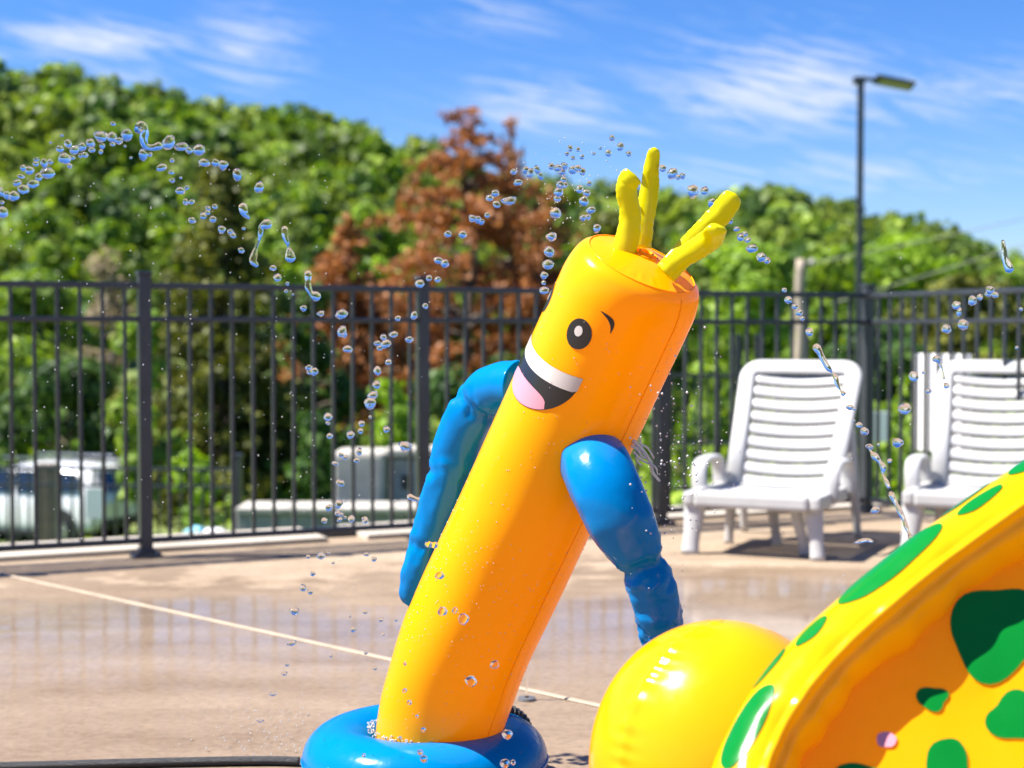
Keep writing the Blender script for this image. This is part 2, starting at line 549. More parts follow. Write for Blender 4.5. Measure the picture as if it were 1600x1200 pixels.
# ------------------------------------------------------------------ layout of the place
POST1 = ground(228, 870)
FA = Vector((0.903, 0.430, 0)).normalized()       # run of the back fence, receding to the right
NA = Vector((-FA.y, FA.x, 0))                       # outwards, away from the pool
FB = Vector((FA.y, -FA.x, 0))                       # run of the side fence, towards the viewer
SP = 1.545                                          # post spacing
CORNER = POST1 + FA * SP * 3

RIDGE = [(-190, 20), (-110, 24), (-67, 27), (-55, 26.5), (-43, 23.5), (-29, 22.5), (-20, 20.0), (-12, 17), (0, 13.5),
         (8, 12.4), (16, 12.2), (25, 11.3), (36, 11.6), (45, 9.0), (54, 7.6), (61, 4.4), (68, 2.2), (110, 0), (190, -1)]
def ridge(x):
    for (a, ha), (b, hb) in zip(RIDGE, RIDGE[1:]):
        if x <= b:
            t = max(0, (x - a) / (b - a))
            return ha + (hb - ha) * t
    return RIDGE[-1][1]
def sst(a, b, x):
    t = min(1, max(0, (x - a) / (b - a)))
    return t * t * (3 - 2 * t)
def terrain(x, y):
    p = Vector((x, y, 0)) - CORNER
    d = max(p.dot(NA), p.dot(FA) - 0.0 if False else p.dot(FA))
    if p.dot(NA) <= 0.55 and p.dot(FA) <= 0.55:
        return -0.12
    low = -3.05 + 2.3 * sst(-2, 5, x - (y - 12) * 0.12)
    h = -0.12 + (low + 0.12) * sst(0.5, 9.0, d)
    h += (ridge(x * 200 / max(y, 70)) - low) * sst(48, 200, y) ** 0.9
    h -= 14 * sst(215, 330, y)
    return h + 0.35 * math.sin(x * 0.13) * math.sin(y * 0.11) * sst(20, 60, y)

def build_terrain():
    xs = [-200 + 10 * i for i in range(14)] + [-60 + 2 * i for i in range(10)] + [-40 + 1.0 * i for i in range(81)] + [42 + 2 * i for i in range(10)] + [65 + 10 * i for i in range(14)]
    ys = [-40, -30, -20, -10, -4] + [0.75 * i for i in range(67)] + [51 + 3 * i for i in range(60)] + [240 + 15 * i for i in range(12)] + [430]
    vs = [(x, y, terrain(x, y)) for y in ys for x in xs]
    w = len(xs)
    fs = [(j * w + i, j * w + i + 1, (j + 1) * w + i + 1, (j + 1) * w + i) for j in range(len(ys) - 1) for i in range(w - 1)]
    structure(mesh('terrain', vs, fs, M['terrain'], smooth=True))
build_terrain()

# deck: two poured slabs with a pale sealed joint between them
def build_deck():
    root = structure(mesh('pool_deck', [], [], M['deck']))
    ja, jb = ground(60, 910), ground(955, 1107)
    jd = (jb - ja).normalized()
    jn = Vector((-jd.y, jd.x, 0))                     # towards the fence
    oA = CORNER + NA * 0.35 + FA * 0.35
    far_l = oA - FA * 22
    near_r = oA + FB * 24
    def cross(p, d):                                   # point where p + t d meets the joint line
        t = (ja - p).dot(jn) / d.dot(jn)
        return p + d * t
    # outline of the deck clipped by the joint line on both sides
    near_l = far_l + FB * 24
    poly = [far_l, oA, near_r, near_l]
    def clip(sign):
        out = []
        for i, a in enumerate(poly):
            b = poly[(i + 1) % 4]
            da, db = sign * (a - ja).dot(jn) - 0.0125, sign * (b - ja).dot(jn) - 0.0125
            if da >= 0:
                out.append(a)
            if (da >= 0) != (db >= 0):
                out.append(a + (b - a) * (da / (da - db)))
        return out
    for sgn in (1, -1):
        pts = clip(sgn)
        bm = bmesh.new()
        top = [bm.verts.new((p.x, p.y, 0)) for p in pts]
        bot = [bm.verts.new((p.x, p.y, -0.11)) for p in pts]
        bm.faces.new(top)
        for i in range(len(pts)):
            k = (i + 1) % len(pts)
            bm.faces.new((top[i], bot[i], bot[k], top[k]))
        bmesh.ops.recalc_face_normals(bm, faces=bm.faces)
        es = [e for e in bm.edges if all(abs(v.co.z) < 1e-5 for v in e.verts)]
        bmesh.ops.bevel(bm, geom=es, offset=0.004, segments=2, affect='EDGES')
        bm_obj('deck_slab', bm, M['deck'], root)
    # the sealant bead, slightly wavy
    n = 260
    vs, fs = [], []
    for i in range(n):
        p = ja + jd * (-9 + 18 * i / (n - 1))
        w = 0.0125 + 0.0028 * mnoise.noise((p.x * 3, p.y * 3, 0))
        o = jn * 0.003 * mnoise.noise((p.x * 2, p.y * 2, 5))
        for k, (s, z) in enumerate(((-1, 0.001), (-0.5, 0.006), (0.5, 0.006), (1, 0.001))):
            q = p + jn * (s * w) + o
            vs.append((q.x, q.y, z))
    for i in range(n - 1):
        for k in range(3):
            a = i * 4 + k
            fs.append((a, a + 4, a + 5, a + 1))
    mesh('joint_sealant', vs, fs, M['sealant'], root, True)
    return root
deck = build_deck()

# raised concrete kerb outside the fence, with a gap for a drain
def build_kerb():
    pieces = []
    rot = Matrix.Rotation(math.atan2(FA.y, FA.x), 3, 'Z')
    gap_a = (ground(488, 838) - POST1).dot(FA)
    gap_b = (ground(552, 836) - POST1).dot(FA)
    runs = ((-9.0, gap_a), (gap_b, 3 * SP + 0.3))
    for i, (a, b) in enumerate(runs):
        c = POST1 + FA * ((a + b) / 2) + NA * 0.38
        o = box('kerb', (c.x, c.y, -0.03), (b - a, 0.52, 0.12), M['kerb'], None, rot, 0.012)
        tag(o, ('long pale concrete kerb under the fence beside the white car', 'pale concrete kerb under the fence behind the white loungers')[i], 'kerb')
    c = POST1 + FA * ((gap_a + gap_b) / 2) + NA * 0.36
    o = box('drain_box', (c.x, c.y, -0.02), (gap_b - gap_a - 0.02, 0.12, 0.14), M['slate_metal'], None, rot, 0.01)
    tag(o, 'dark grey drain box set in the gap of the kerb', 'drain')
build_kerb()

# ------------------------------------------------------------------ fences
def fence(name, label, start, d, length, posts, z0=lambda s: 0.0, height=1.40, bottom=0.085, pick=0.112, post_w=0.064, rail2=0.172,
          start_off=0.056, mat=None, plates=True, top_extra=0.055, rails=True, group=None):
    mat = mat or M['black_metal']
    root = thing(name, label, 'fence', start, math.atan2(d.y, d.x), group)
    pw = 0.019
    # shared picket mesh (top just under the top rail)
    bm = bmesh.new()
    box_bm(bm, (0, 0, 0), (pw, pw, height - bottom - 0.012), None, 0.0022)
    pk = bpy.data.meshes.new('picket')
    bm.to_mesh(pk); bm.free()
    pk.materials.append(mat)
    s = start_off
    while s < length - 0.02:
        if min((abs(s - q) for q in posts), default=9) > 0.045:
            o = bpy.data.objects.new('picket', pk)
            col.objects.link(o)
            o.parent = root
            o.location = (s, 0, z0(s) + (height + bottom) / 2)
        s += pick
    ends = [0.0] + sorted(q for q in posts if 0 < q < length) + [length]
    for a, b in zip(ends, ends[1:]):
        for z, hgt in ((height, 0.032), (height - rail2, 0.028), (bottom, 0.03)):
            za, zb = z0(a) + z, z0(b) + z
            ang = math.atan2(zb - za, b - a)
            box('rail', ((a + b) / 2, 0, (za + zb) / 2), ((b - a) / math.cos(ang) - 0.004, 0.034, hgt), mat, root, Matrix.Rotation(-ang, 3, 'Y'), 0.004)
    for q in posts:
        ht = height + top_extra
        p = box('post', (q, 0, z0(q) + ht / 2), (post_w, post_w, ht), mat, root, None, 0.006)
        bm = bmesh.new()
        box_bm(bm, (q, 0, z0(q) + ht + 0.008), (post_w + 0.012, post_w + 0.012, 0.022), None, 0.008)
        bm_obj('cap', bm, mat, p)
        if plates:
            bm = bmesh.new()
            box_bm(bm, (q, 0, z0(q) + 0.008), (0.15, 0.15, 0.014), None, 0.003)
            bm2 = bm
            box_bm(bm2, (q, 0, z0(q) + 0.03), (0.085, 0.085, 0.03), None, 0.006)
            for sx in (-1, 1):
                for sy in (-1, 1):
                    box_bm(bm2, (q + 0.055 * sx, 0.055 * sy, z0(q) + 0.021), (0.018, 0.018, 0.014), None, 0.003)
            bm_obj('base_plate', bm2, mat, p)
    return root
fence('picket_fence', 'black metal picket fence along the back of the deck', POST1 - FA * SP * 3, FA, SP * 6 - 0.02,
      [0, SP, SP * 2, SP * 3, SP * 4, SP * 5, SP * 6])
fence('picket_fence', 'black metal picket fence side run turning from the corner post by the loungers', CORNER + FB * 0.02, FB, SP * 4,
      [SP * 1.0 + 0.0, SP * 2, SP * 3, SP * 4], start_off=0.09)
# lower fences outside
p0 = at(-260, 900, 15.6); p0.z = 0
p1 = at(372, 900, 15.2); p1.z = 0
d = (p1 - p0).normalized()
zf = -0.19 - 1.40
fence('picket_fence', 'low black picket fence beside the parked white car', Vector((p0.x, p0.y, zf)), d, (p1 - p0).length, [(p1 - p0).length - SP * 2, (p1 - p0).length],
      plates=False, post_w=0.085, top_extra=0.14)
q0 = at(1020, 800, 14.2); q0.z = 0
q1 = at(1350, 800, 14.2); q1.z = 0
d = (q1 - q0).normalized()
fence('picket_fence', 'low black picket fence beyond the deck behind the loungers', Vector((q0.x, q0.y, -0.38)), d, (q1 - q0).length,
      [(1153 - 1020) / F * 14.2, (1184 - 1020) / F * 14.2, (1345 - 1020) / F * 14.2], plates=False, height=1.15, top_extra=0.36, rail2=0.0281 + 0.6, bottom=0.1, post_w=0.06)

# white boards tied to the outside of the fences
def board(label, c, w, h, d, t=0.012):
    rot = Matrix.Rotation(math.atan2(d.y, d.x), 3, 'Z')
    o = box('sign_board', c, (w, t, h), M['sign_white'], None, rot, 0.004)
    return tag(o, label, 'sign')
sB = None
a = (at(1432, 550, 9.6)); 
# distance along the side fence where the ray through x=1473 crosses it
def along_B(px, py, off):
    p = on_plane(px, py, CORNER + FA * off, FA)
    return p
c1, c2 = along_B(1432, 552, 0.03), along_B(1516, 712, 0.03)
board('large white sign board fastened outside the side fence behind a lounger', ((c1.x + c2.x) / 2, (c1.y + c2.y) / 2, (c1.z + c2.z) / 2),
      (Vector((c1.x, c1.y, 0)) - Vector((c2.x, c2.y, 0))).length, abs(c1.z - c2.z), FB)
b1, b2 = at(1358, 643, 14.0), at(1390, 691, 14.0)
board('small white board on the low fence beyond the corner post', ((b1.x + b2.x) / 2, 14.02, (b1.z + b2.z) / 2), b2.x - b1.x, b1.z - b2.z, Vector((1, 0, 0)))
b1, b2 = at(129, 764, 15.1), at(162, 812, 15.1)
board('white square board on the low fence in front of the car', ((b1.x + b2.x) / 2, 15.2, (b1.z + b2.z) / 2), b2.x - b1.x, b1.z - b2.z, Vector((1, 0.0, 0)))

# ------------------------------------------------------------------ concrete walls outside the fence
def walls():
    Y = 14.0
    l, r = at(376, 785, Y), at(700, 785, Y)
    top = at(500, 788, Y).z
    base = terrain((l.x + r.x) / 2, Y) - 0.2
    t = thing('retaining_wall', 'low pale concrete retaining wall with a lit capping beyond the fence', 'wall', ((l.x + r.x) / 2, Y, base))
    L = r.x - l.x
    h = top - base
    nb = 5
    for row in range(3):
        hh = (h - 0.06) / 3
        off = 0.0 if row % 2 == 0 else 0.5
        x = -L / 2
        k = 0
        while x < L / 2 - 0.01:
            bw = L / nb * (0.5 if (off and k == 0) else 1)
            bw = min(bw, L / 2 - x)
            box('block', (x + bw / 2, rng.uniform(-0.006, 0.006), hh * (row + 0.5)), (bw - 0.008, 0.5, hh - 0.008), M['shade_and_cabinet_grey'], t, None, 0.012)
            x += bw
            k += 1
    for k in range(4):
        box('coping', (-L / 2 + L / 4 * (k + 0.5), 0, h - 0.03), (L / 4 - 0.006, 0.58, 0.055), M['concrete'], t, None, 0.012)  # paler concrete puts the sunlit look of the coping into its colour
    # taller block behind with an equipment cabinet
    Y2 = 15.4
    l, r = at(525, 703, Y2), at(606, 703, Y2)
    z = l.z
    b2 = terrain(l.x, Y2) - 0.2
    bm = bmesh.new()
    box_bm(bm, (0, 0, (z - b2) / 2), (r.x - l.x, 0.7, z - b2), None, 0.05)
    o = bm_obj('concrete_block', bm, M['concrete'])
    o.location = ((l.x + r.x) / 2, Y2, b2)
    tag(o, 'tall pale concrete block standing behind the low retaining wall', 'block')
    l, r = at(606, 700, Y2 - 0.1), at(705, 700, Y2 - 0.1)
    z = l.z
    t = thing('equipment_cabinet', 'grey equipment cabinet with a pale lid beside the concrete block', 'cabinet', ((l.x + r.x) / 2, Y2, b2))
    w = r.x - l.x - 0.02
    box('body', (0, 0.05, (z - b2) / 2 - 0.05), (w, 0.55, z - b2 - 0.1), M['shade_and_cabinet_grey'], t, None, 0.012)
    box('lid', (0, 0.05, z - b2 - 0.04), (w + 0.05, 0.65, 0.075), M['concrete'], t, None, 0.015)
    for k in range(3):
        box('louvre', (-w * 0.2, -0.235, (z - b2) - 0.28 - 0.05 * k), (0.1, 0.02, 0.028), M['trim'], t, Matrix.Rotation(R(25), 3, 'X'), 0.003)
walls()

# wooden bollard-like post in front of the car
pw = at(74, 724, 16.4)
zb = terrain(pw.x, 16.4)
bm = bmesh.new()
box_bm(bm, (0, 0, (pw.z - zb) / 2 - 0.2), (0.205, 0.205, pw.z - zb + 0.4), None, 0.012)
o = bm_obj('wooden_post', bm, M['wood'])
o.location = (pw.x, 16.4, zb)
tag(o, 'thick weathered timber post standing in front of the white car', 'post')

def bag(px, py, Y, s, mat, label):
    c = at(px, py, Y)
    bm = bmesh.new()
    bmesh.ops.create_icosphere(bm, subdivisions=3, radius=1)
    for v in bm.verts:
        k = 1 + 0.35 * mnoise.noise(v.co * 1.7 + Vector((px, 0, 0))) + 0.12 * mnoise.noise(v.co * 5)
        v.co = Vector((v.co.x * s[0], v.co.y * s[1], v.co.z * s[2])) * k
    o = bm_obj('plastic_bag', bm, mat, None, True)
    o.location = c
    tag(o, label, 'bag')
# (lying on top of the ground just behind the kerb line)
bag(308, 832, 13.4, (0.1, 0.1, 0.06), M['bag_blue'], 'crumpled pale blue plastic bag lying behind the fence')
bag(335, 833, 13.4, (0.11, 0.1, 0.05), M['bag_white'], 'crumpled white plastic bag beside the pale blue bag')
# a little bank for the bags to lie on
def bank():
    bm = bmesh.new()
    c = at(320, 838, 13.4)
    zt = terrain(c.x, 13.4)
    bmesh.ops.create_icosphere(bm, subdivisions=4, radius=1)
    for v in bm.verts:
        v.co = Vector((v.co.x * 1.0, v.co.y * 0.55, max(-0.2, v.co.z) * (c.z - 0.0 - zt + 0.02))) * (1 + 0.05 * mnoise.noise(v.co * 3))
    o = bm_obj('earth_bank', bm, M['terrain'], None, True)
    o.location = (c.x, 13.4, zt)
    structure(o)
bank()

# ------------------------------------------------------------------ white SUV
def build_car():
    Y = 31.0
    rear = at(197, 850, Y)
    zg = at(120, 852, Y).z
    t = thing('parked_car', 'white SUV with dark windows parked beyond the fence', 'car', (rear.x - 2.21, Y + 0.8, zg), R(-20))
    # stations along x (rear at +2.35, front at -2.35): x, belt z, roof z, half width, roof half width, sill z
    st = [(-2.35, 0.70, 0.72, 0.62, 0.55, 0.42), (-2.2, 0.86, 0.9, 0.82, 0.7, 0.3), (-1.7, 0.96, 1.0, 0.92, 0.75, 0.27), (-1.05, 1.02, 1.06, 0.94, 0.76, 0.26),
          (-0.75, 1.03, 1.22, 0.95, 0.74, 0.26), (-0.15, 1.04, 1.62, 0.95, 0.66, 0.26), (0.4, 1.05, 1.71, 0.95, 0.66, 0.26), (1.1, 1.06, 1.72, 0.95, 0.66, 0.26),
          (1.7, 1.07, 1.68, 0.94, 0.65, 0.27), (1.98, 1.07, 1.60, 0.92, 0.64, 0.28), (2.2, 1.06, 1.22, 0.88, 0.66, 0.33), (2.33, 0.98, 1.02, 0.8, 0.64, 0.42), (2.37, 0.8, 0.84, 0.7, 0.6, 0.5)]
    vs, fs = [], []
    m = 12
    for (x, b, r, w, rw, s) in st:
        half = [(w * 0.9, s), (w, s + 0.12), (w * 1.0, (s + b) / 2), (w * 0.985, b), (rw + (w - rw) * 0.35, b + (r - b) * 0.62), (rw * 0.9, r)]
        ring = half + [(-y, z) for y, z in reversed(half)]
        for y, z in ring:
            vs.append((x, y, z))
    for i in range(len(st) - 1):
        for j in range(m):
            a, b = i * m + j, i * m + (j + 1) % m
            fs.append((a, a + m, b + m, b))
    fs.append(tuple(range(m)))
    fs.append(tuple(reversed(range((len(st) - 1) * m, len(st) * m))))
    body = mesh('body', vs, fs, M['car_white'], t, True)
    sub = body.modifiers.new('round', 'SUBSURF'); sub.levels = 1; sub.render_levels = 2
    def pane(pts, name='window', mat='car_glass', off=0.012, par=None):
        # pts in (x, z) on the near side of the cabin; the side leans in above the belt
        def yy(x, z):
            b, r = 1.05, 1.70
            k = max(0, (z - b) / (r - b))
            return -(0.942 - 0.21 * k) - off
        v = [(x, yy(x, z), z) for x, z in pts] + [(x, yy(x, z) + 0.05, z) for x, z in pts]
        n = len(pts)
        f = [tuple(range(n))] + [(i, i + n, (i + 1) % n + n, (i + 1) % n) for i in range(n)]
        return mesh(name, v, f, M[mat], par or t)
    pane([(-0.62, 1.1), (0.28, 1.1), (0.28, 1.52), (-0.12, 1.52)])
    pane([(0.38, 1.1), (1.22, 1.1), (1.22, 1.53), (0.38, 1.53)])
    pane([(1.34, 1.12), (1.86, 1.16), (1.74, 1.5), (1.34, 1.53)])
    # rear window
    v = [(2.06, -0.58, 1.5), (2.06, 0.58, 1.5), (2.25, 0.66, 1.12), (2.25, -0.66, 1.12)]
    mesh('rear_window', [Vector(q) + Vector((0.03, 0, 0.0)) for q in v], [(0, 1, 2, 3)], M['car_glass'], t)
    for sy in (-1, 1):
        bm = bmesh.new()
        box_bm(bm, (2.2, 0.80 * sy, 0.98), (0.34, 0.2, 0.13), Matrix.Rotation(R(-12) , 3, 'Y'), 0.03)
        bm_obj('tail_light', bm, M['red_lens'], t)
    for sy in (-1, 1):
        for x in (-1.42, 1.42):
            w = bmesh.new()
            bmesh.ops.create_cone(w, segments=28, radius1=0.36, radius2=0.36, depth=0.24, cap_ends=True, matrix=Matrix.Translation((x, 0.84 * sy, 0.36)) @ Matrix.Rotation(R(90), 4, 'X'))
            es = [e for e in w.edges if e.calc_length() < 0.12]
            bmesh.ops.bevel(w, geom=es, offset=0.03, segments=2, affect='EDGES')
            wo_ = bm_obj('wheel', w, M['tyre'], t, True)
            h = bmesh.new()
            bmesh.ops.create_cone(h, segments=24, radius1=0.235, radius2=0.22, depth=0.03, cap_ends=True, matrix=Matrix.Translation((x, 0.97 * sy, 0.36)) @ Matrix.Rotation(R(90), 4, 'X'))
            for k in range(5):
                aa = k * 2 * math.pi / 5
                box_bm(h, (x + 0.12 * math.cos(aa), 0.99 * sy, 0.36 + 0.12 * math.sin(aa)), (0.2, 0.03, 0.05), Matrix.Rotation(-aa, 3, 'Y'), 0.006)
            bm_obj('rim', h, M['alloy'], wo_)
            # dark wheel arch
            a_ = bmesh.new()
            bmesh.ops.create_cone(a_, segments=28, radius1=0.44, radius2=0.44, depth=0.05, cap_ends=True, matrix=Matrix.Translation((x, 0.935 * sy, 0.39)) @ Matrix.Rotation(R(90), 4, 'X'))
            bm_obj('wheel_arch', a_, M['trim'], t)
    for sy in (-1, 1):
        box('roof_rail', (0.75, 0.56 * sy, 1.76), (1.9, 0.04, 0.035), M['alloy'], t, None, 0.012)
        box('sill', (0, 0.93 * sy, 0.3), (2.0, 0.06, 0.1), M['trim'], t, None, 0.02)
        box('door_handle', (1.05, 0.955 * sy, 0.96), (0.2, 0.03, 0.03), M['alloy'], t, None, 0.008)
    box('spoiler', (2.0, 0, 1.69), (0.3, 1.15, 0.04), M['car_white'], t, None, 0.015)
    box('bumper', (2.28, 0, 0.5), (0.22, 1.6, 0.22), M['trim'], t, None, 0.05)
    # pale car park under it
    vs, fs = [], []
    nx, ny = 24, 10
    for j in range(ny + 1):
        for i in range(nx + 1):
            x = rear.x - 24 + 25.2 * i / nx
            y = Y - 3.0 + 7 * j / ny
            vs.append((x, y, max(zg, terrain(x, y)) + 0.0 if False else zg + 0.0))
    for j in range(ny):
        for i in range(nx):
            a = j * (nx + 1) + i
            fs.append((a, a + 1, a + nx + 2, a + nx + 1))
    structure(mesh('car_park', vs, fs, M['gravel']))
build_car()

# ------------------------------------------------------------------ light pole, utility pole, cables
def light_pole():
    Y = 26.5
    top = at(1345, 124, Y)
    base = terrain(top.x, Y)
    t = thing('street_light', 'tall dark street light with one flat lamp head behind the corner post', 'street light', (top.x, Y, base))
    h = top.z - base
    bm = bmesh.new()
    box_bm(bm, (0, 0, h / 2), (0.1, 0.1, h), None, 0.01)
    bm_obj('pole', bm, M['slate_metal'], t)
    box('base_cover', (0, 0, 0.06), (0.26, 0.26, 0.12), M['slate_metal'], t, None, 0.02)
    bm = bmesh.new()
    box_bm(bm, (-0.03, 0, h - 0.02), (0.2, 0.16, 0.13), None, 0.03)
    bm_obj('bracket', bm, M['slate_metal'], t)
    arm = bmesh.new()
    box_bm(arm, (0.16, 0, h + 0.0), (0.26, 0.07, 0.06), Matrix.Rotation(R(7), 3, 'Y'), 0.012)
    bm_obj('arm', arm, M['slate_metal'], t)
    hd = bmesh.new()
    rot = Matrix.Rotation(R(11), 3, 'Y') @ Matrix.Rotation(R(-14), 3, 'X')
    box_bm(hd, (0.57, 0, h - 0.055), (0.68, 0.34, 0.045), rot, 0.015)
    for k in range(7):
        box_bm(hd, (0.36 + 0.06 * k, 0, h - 0.005 - 0.011 * k), (0.012, 0.3, 0.04), rot, 0.0)
    head = bm_obj('lamp_head', hd, M['slate_metal'], t)
    box('lens', (0.585, 0.0, h - 0.088), (0.54, 0.27, 0.02), M['lens'], head, rot, 0.004)
light_pole()

def utility():
    Y = 40.0
    top = at(1251, 405, Y)
    base = terrain(top.x, Y)
    t = thing('utility_pole', 'short weathered wooden utility pole rising behind the fence', 'utility pole', (top.x, Y, base))
    n = 14
    cs = [Vector((0.02 * math.sin(i), 0, (top.z - base) * i / n)) for i in range(n + 1)]
    vs, fs = sweep(cs, [0.15 - 0.02 * i / n for i in range(n + 1)], Vector((0, -1, 0)), 14)
    mesh('pole', vs, fs, M['pole_wood'], t, True)
    box('cross_bracket', (0.17, 0, top.z - base - 0.12), (0.24, 0.08, 0.07), M['slate_metal'], t, None, 0.01)
    ins = bmesh.new()
    bmesh.ops.create_uvsphere(ins, u_segments=12, v_segments=8, radius=0.09, matrix=Matrix.Translation((0.3, 0, top.z - base - 0.1)) @ Matrix.Diagonal((1, 1, 1.3, 1)))
    bm_obj('insulator', ins, M['lens'], t, True)
    # two cables running up to the right, out of frame
    def cable(p, q, sag, label):
        pts = []
        for i in range(24):
            k = i / 23
            v = p.lerp(q, k)
            v.z -= sag * 4 * k * (1 - k)
            pts.append(v)
        vs, fs = sweep(pts, [0.016] * 24, Vector((0, 0, 1)), 6)
        tag(mesh('overhead_cable', vs, fs, M['cable'], None, True), label, 'cable')
    cable(Vector((top.x + 0.3, Y, top.z - 0.1)), at(1900, 262, 47), 0.15, 'pale overhead cable running from the insulator of the wooden utility pole')
    cable(at(1300, 474, 38), at(1950, 262, 44), 0.1, 'pale overhead cable passing below the one on the utility pole')
utility()

# ------------------------------------------------------------------ vegetation
def leaf_quads(centres, normals, sizes, aspect=1.6):
    """n kite-shaped leaves -> verts (4n,3)"""
    n = len(centres)
    rv = nrng.normal(size=(n, 3))
    t1 = np.cross(normals, rv)
    t1 /= np.linalg.norm(t1, axis=1, keepdims=True) + 1e-9
    t2 = np.cross(normals, t1)
    s = sizes[:, None]
    fold = normals * s * 0.18
    v = np.empty((n, 4, 3))
    v[:, 0] = centres - t1 * s * aspect * 0.5
    v[:, 1] = centres + t2 * s * 0.5 + fold - t1 * s * 0.1
    v[:, 2] = centres + t1 * s * aspect * 0.5
    v[:, 3] = centres - t2 * s * 0.5 + fold - t1 * s * 0.1
    return v.reshape(-1, 3)
def quads_mesh(name, V, mat, parent=None):
    n = len(V) // 4
    me = bpy.data.meshes.new(name)
    me.vertices.add(4 * n)
    me.vertices.foreach_set('co', np.ascontiguousarray(V, dtype=np.float32).ravel())
    me.loops.add(4 * n)
    me.loops.foreach_set('vertex_index', np.arange(4 * n, dtype=np.int32))
    me.polygons.add(n)
    me.polygons.foreach_set('loop_start', np.arange(0, 4 * n, 4, dtype=np.int32))
    me.polygons.foreach_set('loop_total', np.full(n, 4, dtype=np.int32))
    me.update()
    me.validate()
    return link(name, me, mat, parent)
def clump_crown(clumps, per, size):
    """clumps: (x,y,z,r) -> leaf verts; leaves sit mostly in the shell of each clump"""
    out = []
    for (x, y, z, r) in clumps:
        m = max(8, int(per * (r ** 1.6)))
        dirs = nrng.normal(size=(m, 3))
        dirs /= np.linalg.norm(dirs, axis=1, keepdims=True)
        rad = r * (0.55 + 0.5 * nrng.random(m) ** 0.7)[:, None]
        c = np.array((x, y, z)) + dirs * rad * np.array((1, 1, 0.8))
        nn = dirs + nrng.normal(size=(m, 3)) * 0.5 + np.array((0, 0, 0.35))
        nn /= np.linalg.norm(nn, axis=1, keepdims=True)
        out.append(leaf_quads(c, nn, size * (0.6 + 0.8 * nrng.random(m))))
    return np.concatenate(out)

def broad_clumps(h, w, bottom, k, rmin=0.16, rmax=0.3):
    res = []
    for i in range(k):
        t = rng.random()
        z = bottom + (h - bottom) * (0.08 + 0.86 * t)
        prof = math.sin(math.pi * min(1, 0.16 + 0.8 * t)) ** 0.6
        a = rng.random() * 2 * math.pi
        rr = w / 2 * prof * math.sqrt(rng.random()) * 0.85
        r = w * rng.uniform(rmin, rmax) * 0.62
        res.append((rr * math.cos(a), rr * math.sin(a), min(z, h - r * 0.8), r))
    return res
def cone_clumps(h, w, bottom, k):
    res = []
    for i in range(k):
        t = rng.random() ** 1.2
        z = bottom + (h - bottom) * t
        a = rng.random() * 2 * math.pi
        ww = w / 2 * (1 - t) ** 0.75 + 0.08
        rr = ww * (0.35 + 0.6 * rng.random())
        r = max(0.14, w * 0.085 * (1.25 - t))
        res.append((rr * math.cos(a), rr * math.sin(a), z - 0.25 * rr, r))
    res.append((0, 0, h - 0.15, 0.16))
    return res
def tuft_clumps(h, w, bottom, k):
    res = []
    while len(res) < k:
        t = rng.random() ** 1.15
        zb = bottom + (h - bottom) * t
        a = rng.random() * 2 * math.pi
        L = (w / 2) * ((1 - t) ** 0.7 + 0.07) * rng.uniform(0.55, 1.0)
        n = max(2, int(L / 0.32))
        for i in range(n):
            q = 0.25 + 0.75 * i / n
            rr = L * q
            res.append((rr * math.cos(a) + rng.gauss(0, 0.09), rr * math.sin(a) + rng.gauss(0, 0.09), zb + 0.16 * rr - 0.14 * rr * q * q * 2 + rng.gauss(0, 0.08), rng.uniform(0.13, 0.26)))
    rng.shuffle(res)
    return res
def trunk_mesh(h, r, lean=0.0, limbs=(), sides=8):
    vs, fs = [], []
    def add(cs, rs):
        v, f = sweep(cs, rs, Vector((0.3, -1, 0.1)), sides)
        b = len(vs)
        vs.extend(v)
        fs.extend(tuple(q + b for q in ff) for ff in f)
    n = 9
    pts = [Vector((lean * (i / n) ** 1.5 * h * 0.2 + 0.05 * math.sin(i * 1.3), 0.05 * math.cos(i * 1.7), -0.3 + (h + 0.3) * i / n)) for i in range(n + 1)]
    add(pts, [r * (1 - 0.88 * (i / n)) + (r * 0.5 if i == 0 else 0) for i in range(n + 1)])
    for (z, tip, rr) in limbs:
        s = Vector((0, 0, z))
        tp = Vector(tip)
        mid = s.lerp(tp, 0.5) + Vector((0, 0, 0.06 * (tp - s).length))
        add([s, s.lerp(mid, 0.5), mid, mid.lerp(tp, 0.5), tp], [rr, rr * 0.85, rr * 0.65, rr * 0.42, rr * 0.2])
    return vs, fs
def tree(label, px, top_y, Y, width_px, kind, shape='broad', bottom_y=None, k=26, per=420, size=0.16, group='trees and shrubs beyond the fence', name='leafy_tree', cat='tree'):
    top = at(px, top_y, Y)
    zg = terrain(top.x, Y)
    h = top.z - zg
    w = width_px / F * Y
    bot = (at(px, bottom_y, Y).z - zg) if bottom_y else 0.12 * h
    bot = max(0.05, bot)
    t = thing(name, label, cat, (top.x, Y, zg), 0, group)
    cl = tuft_clumps(h, w, bot, k) if shape == 'tuft' else (cone_clumps(h, w, bot, k) if shape == 'cone' else broad_clumps(h, w, bot, k))
    limbs = [(max(0.2, min(c[2] - 0.3 * math.hypot(c[0], c[1]), h * 0.85)), c[:3], max(0.02, 0.012 * h * rng.uniform(0.5, 0.9))) for c in cl[:min(len(cl), 60 if shape == 'tuft' else 16)]]
    v, f = trunk_mesh(h * 0.93, max(0.05, 0.02 * h), rng.uniform(-0.3, 0.3), limbs)
    mesh('trunk', v, f, M['bark'], t, True)
    dens = per if shape == 'tuft' else per / max(0.3, (w * 0.15) ** 1.6) / 3.0
    quads_mesh('crown', clump_crown(cl, dens, size), LEAF[kind], t)
    return t
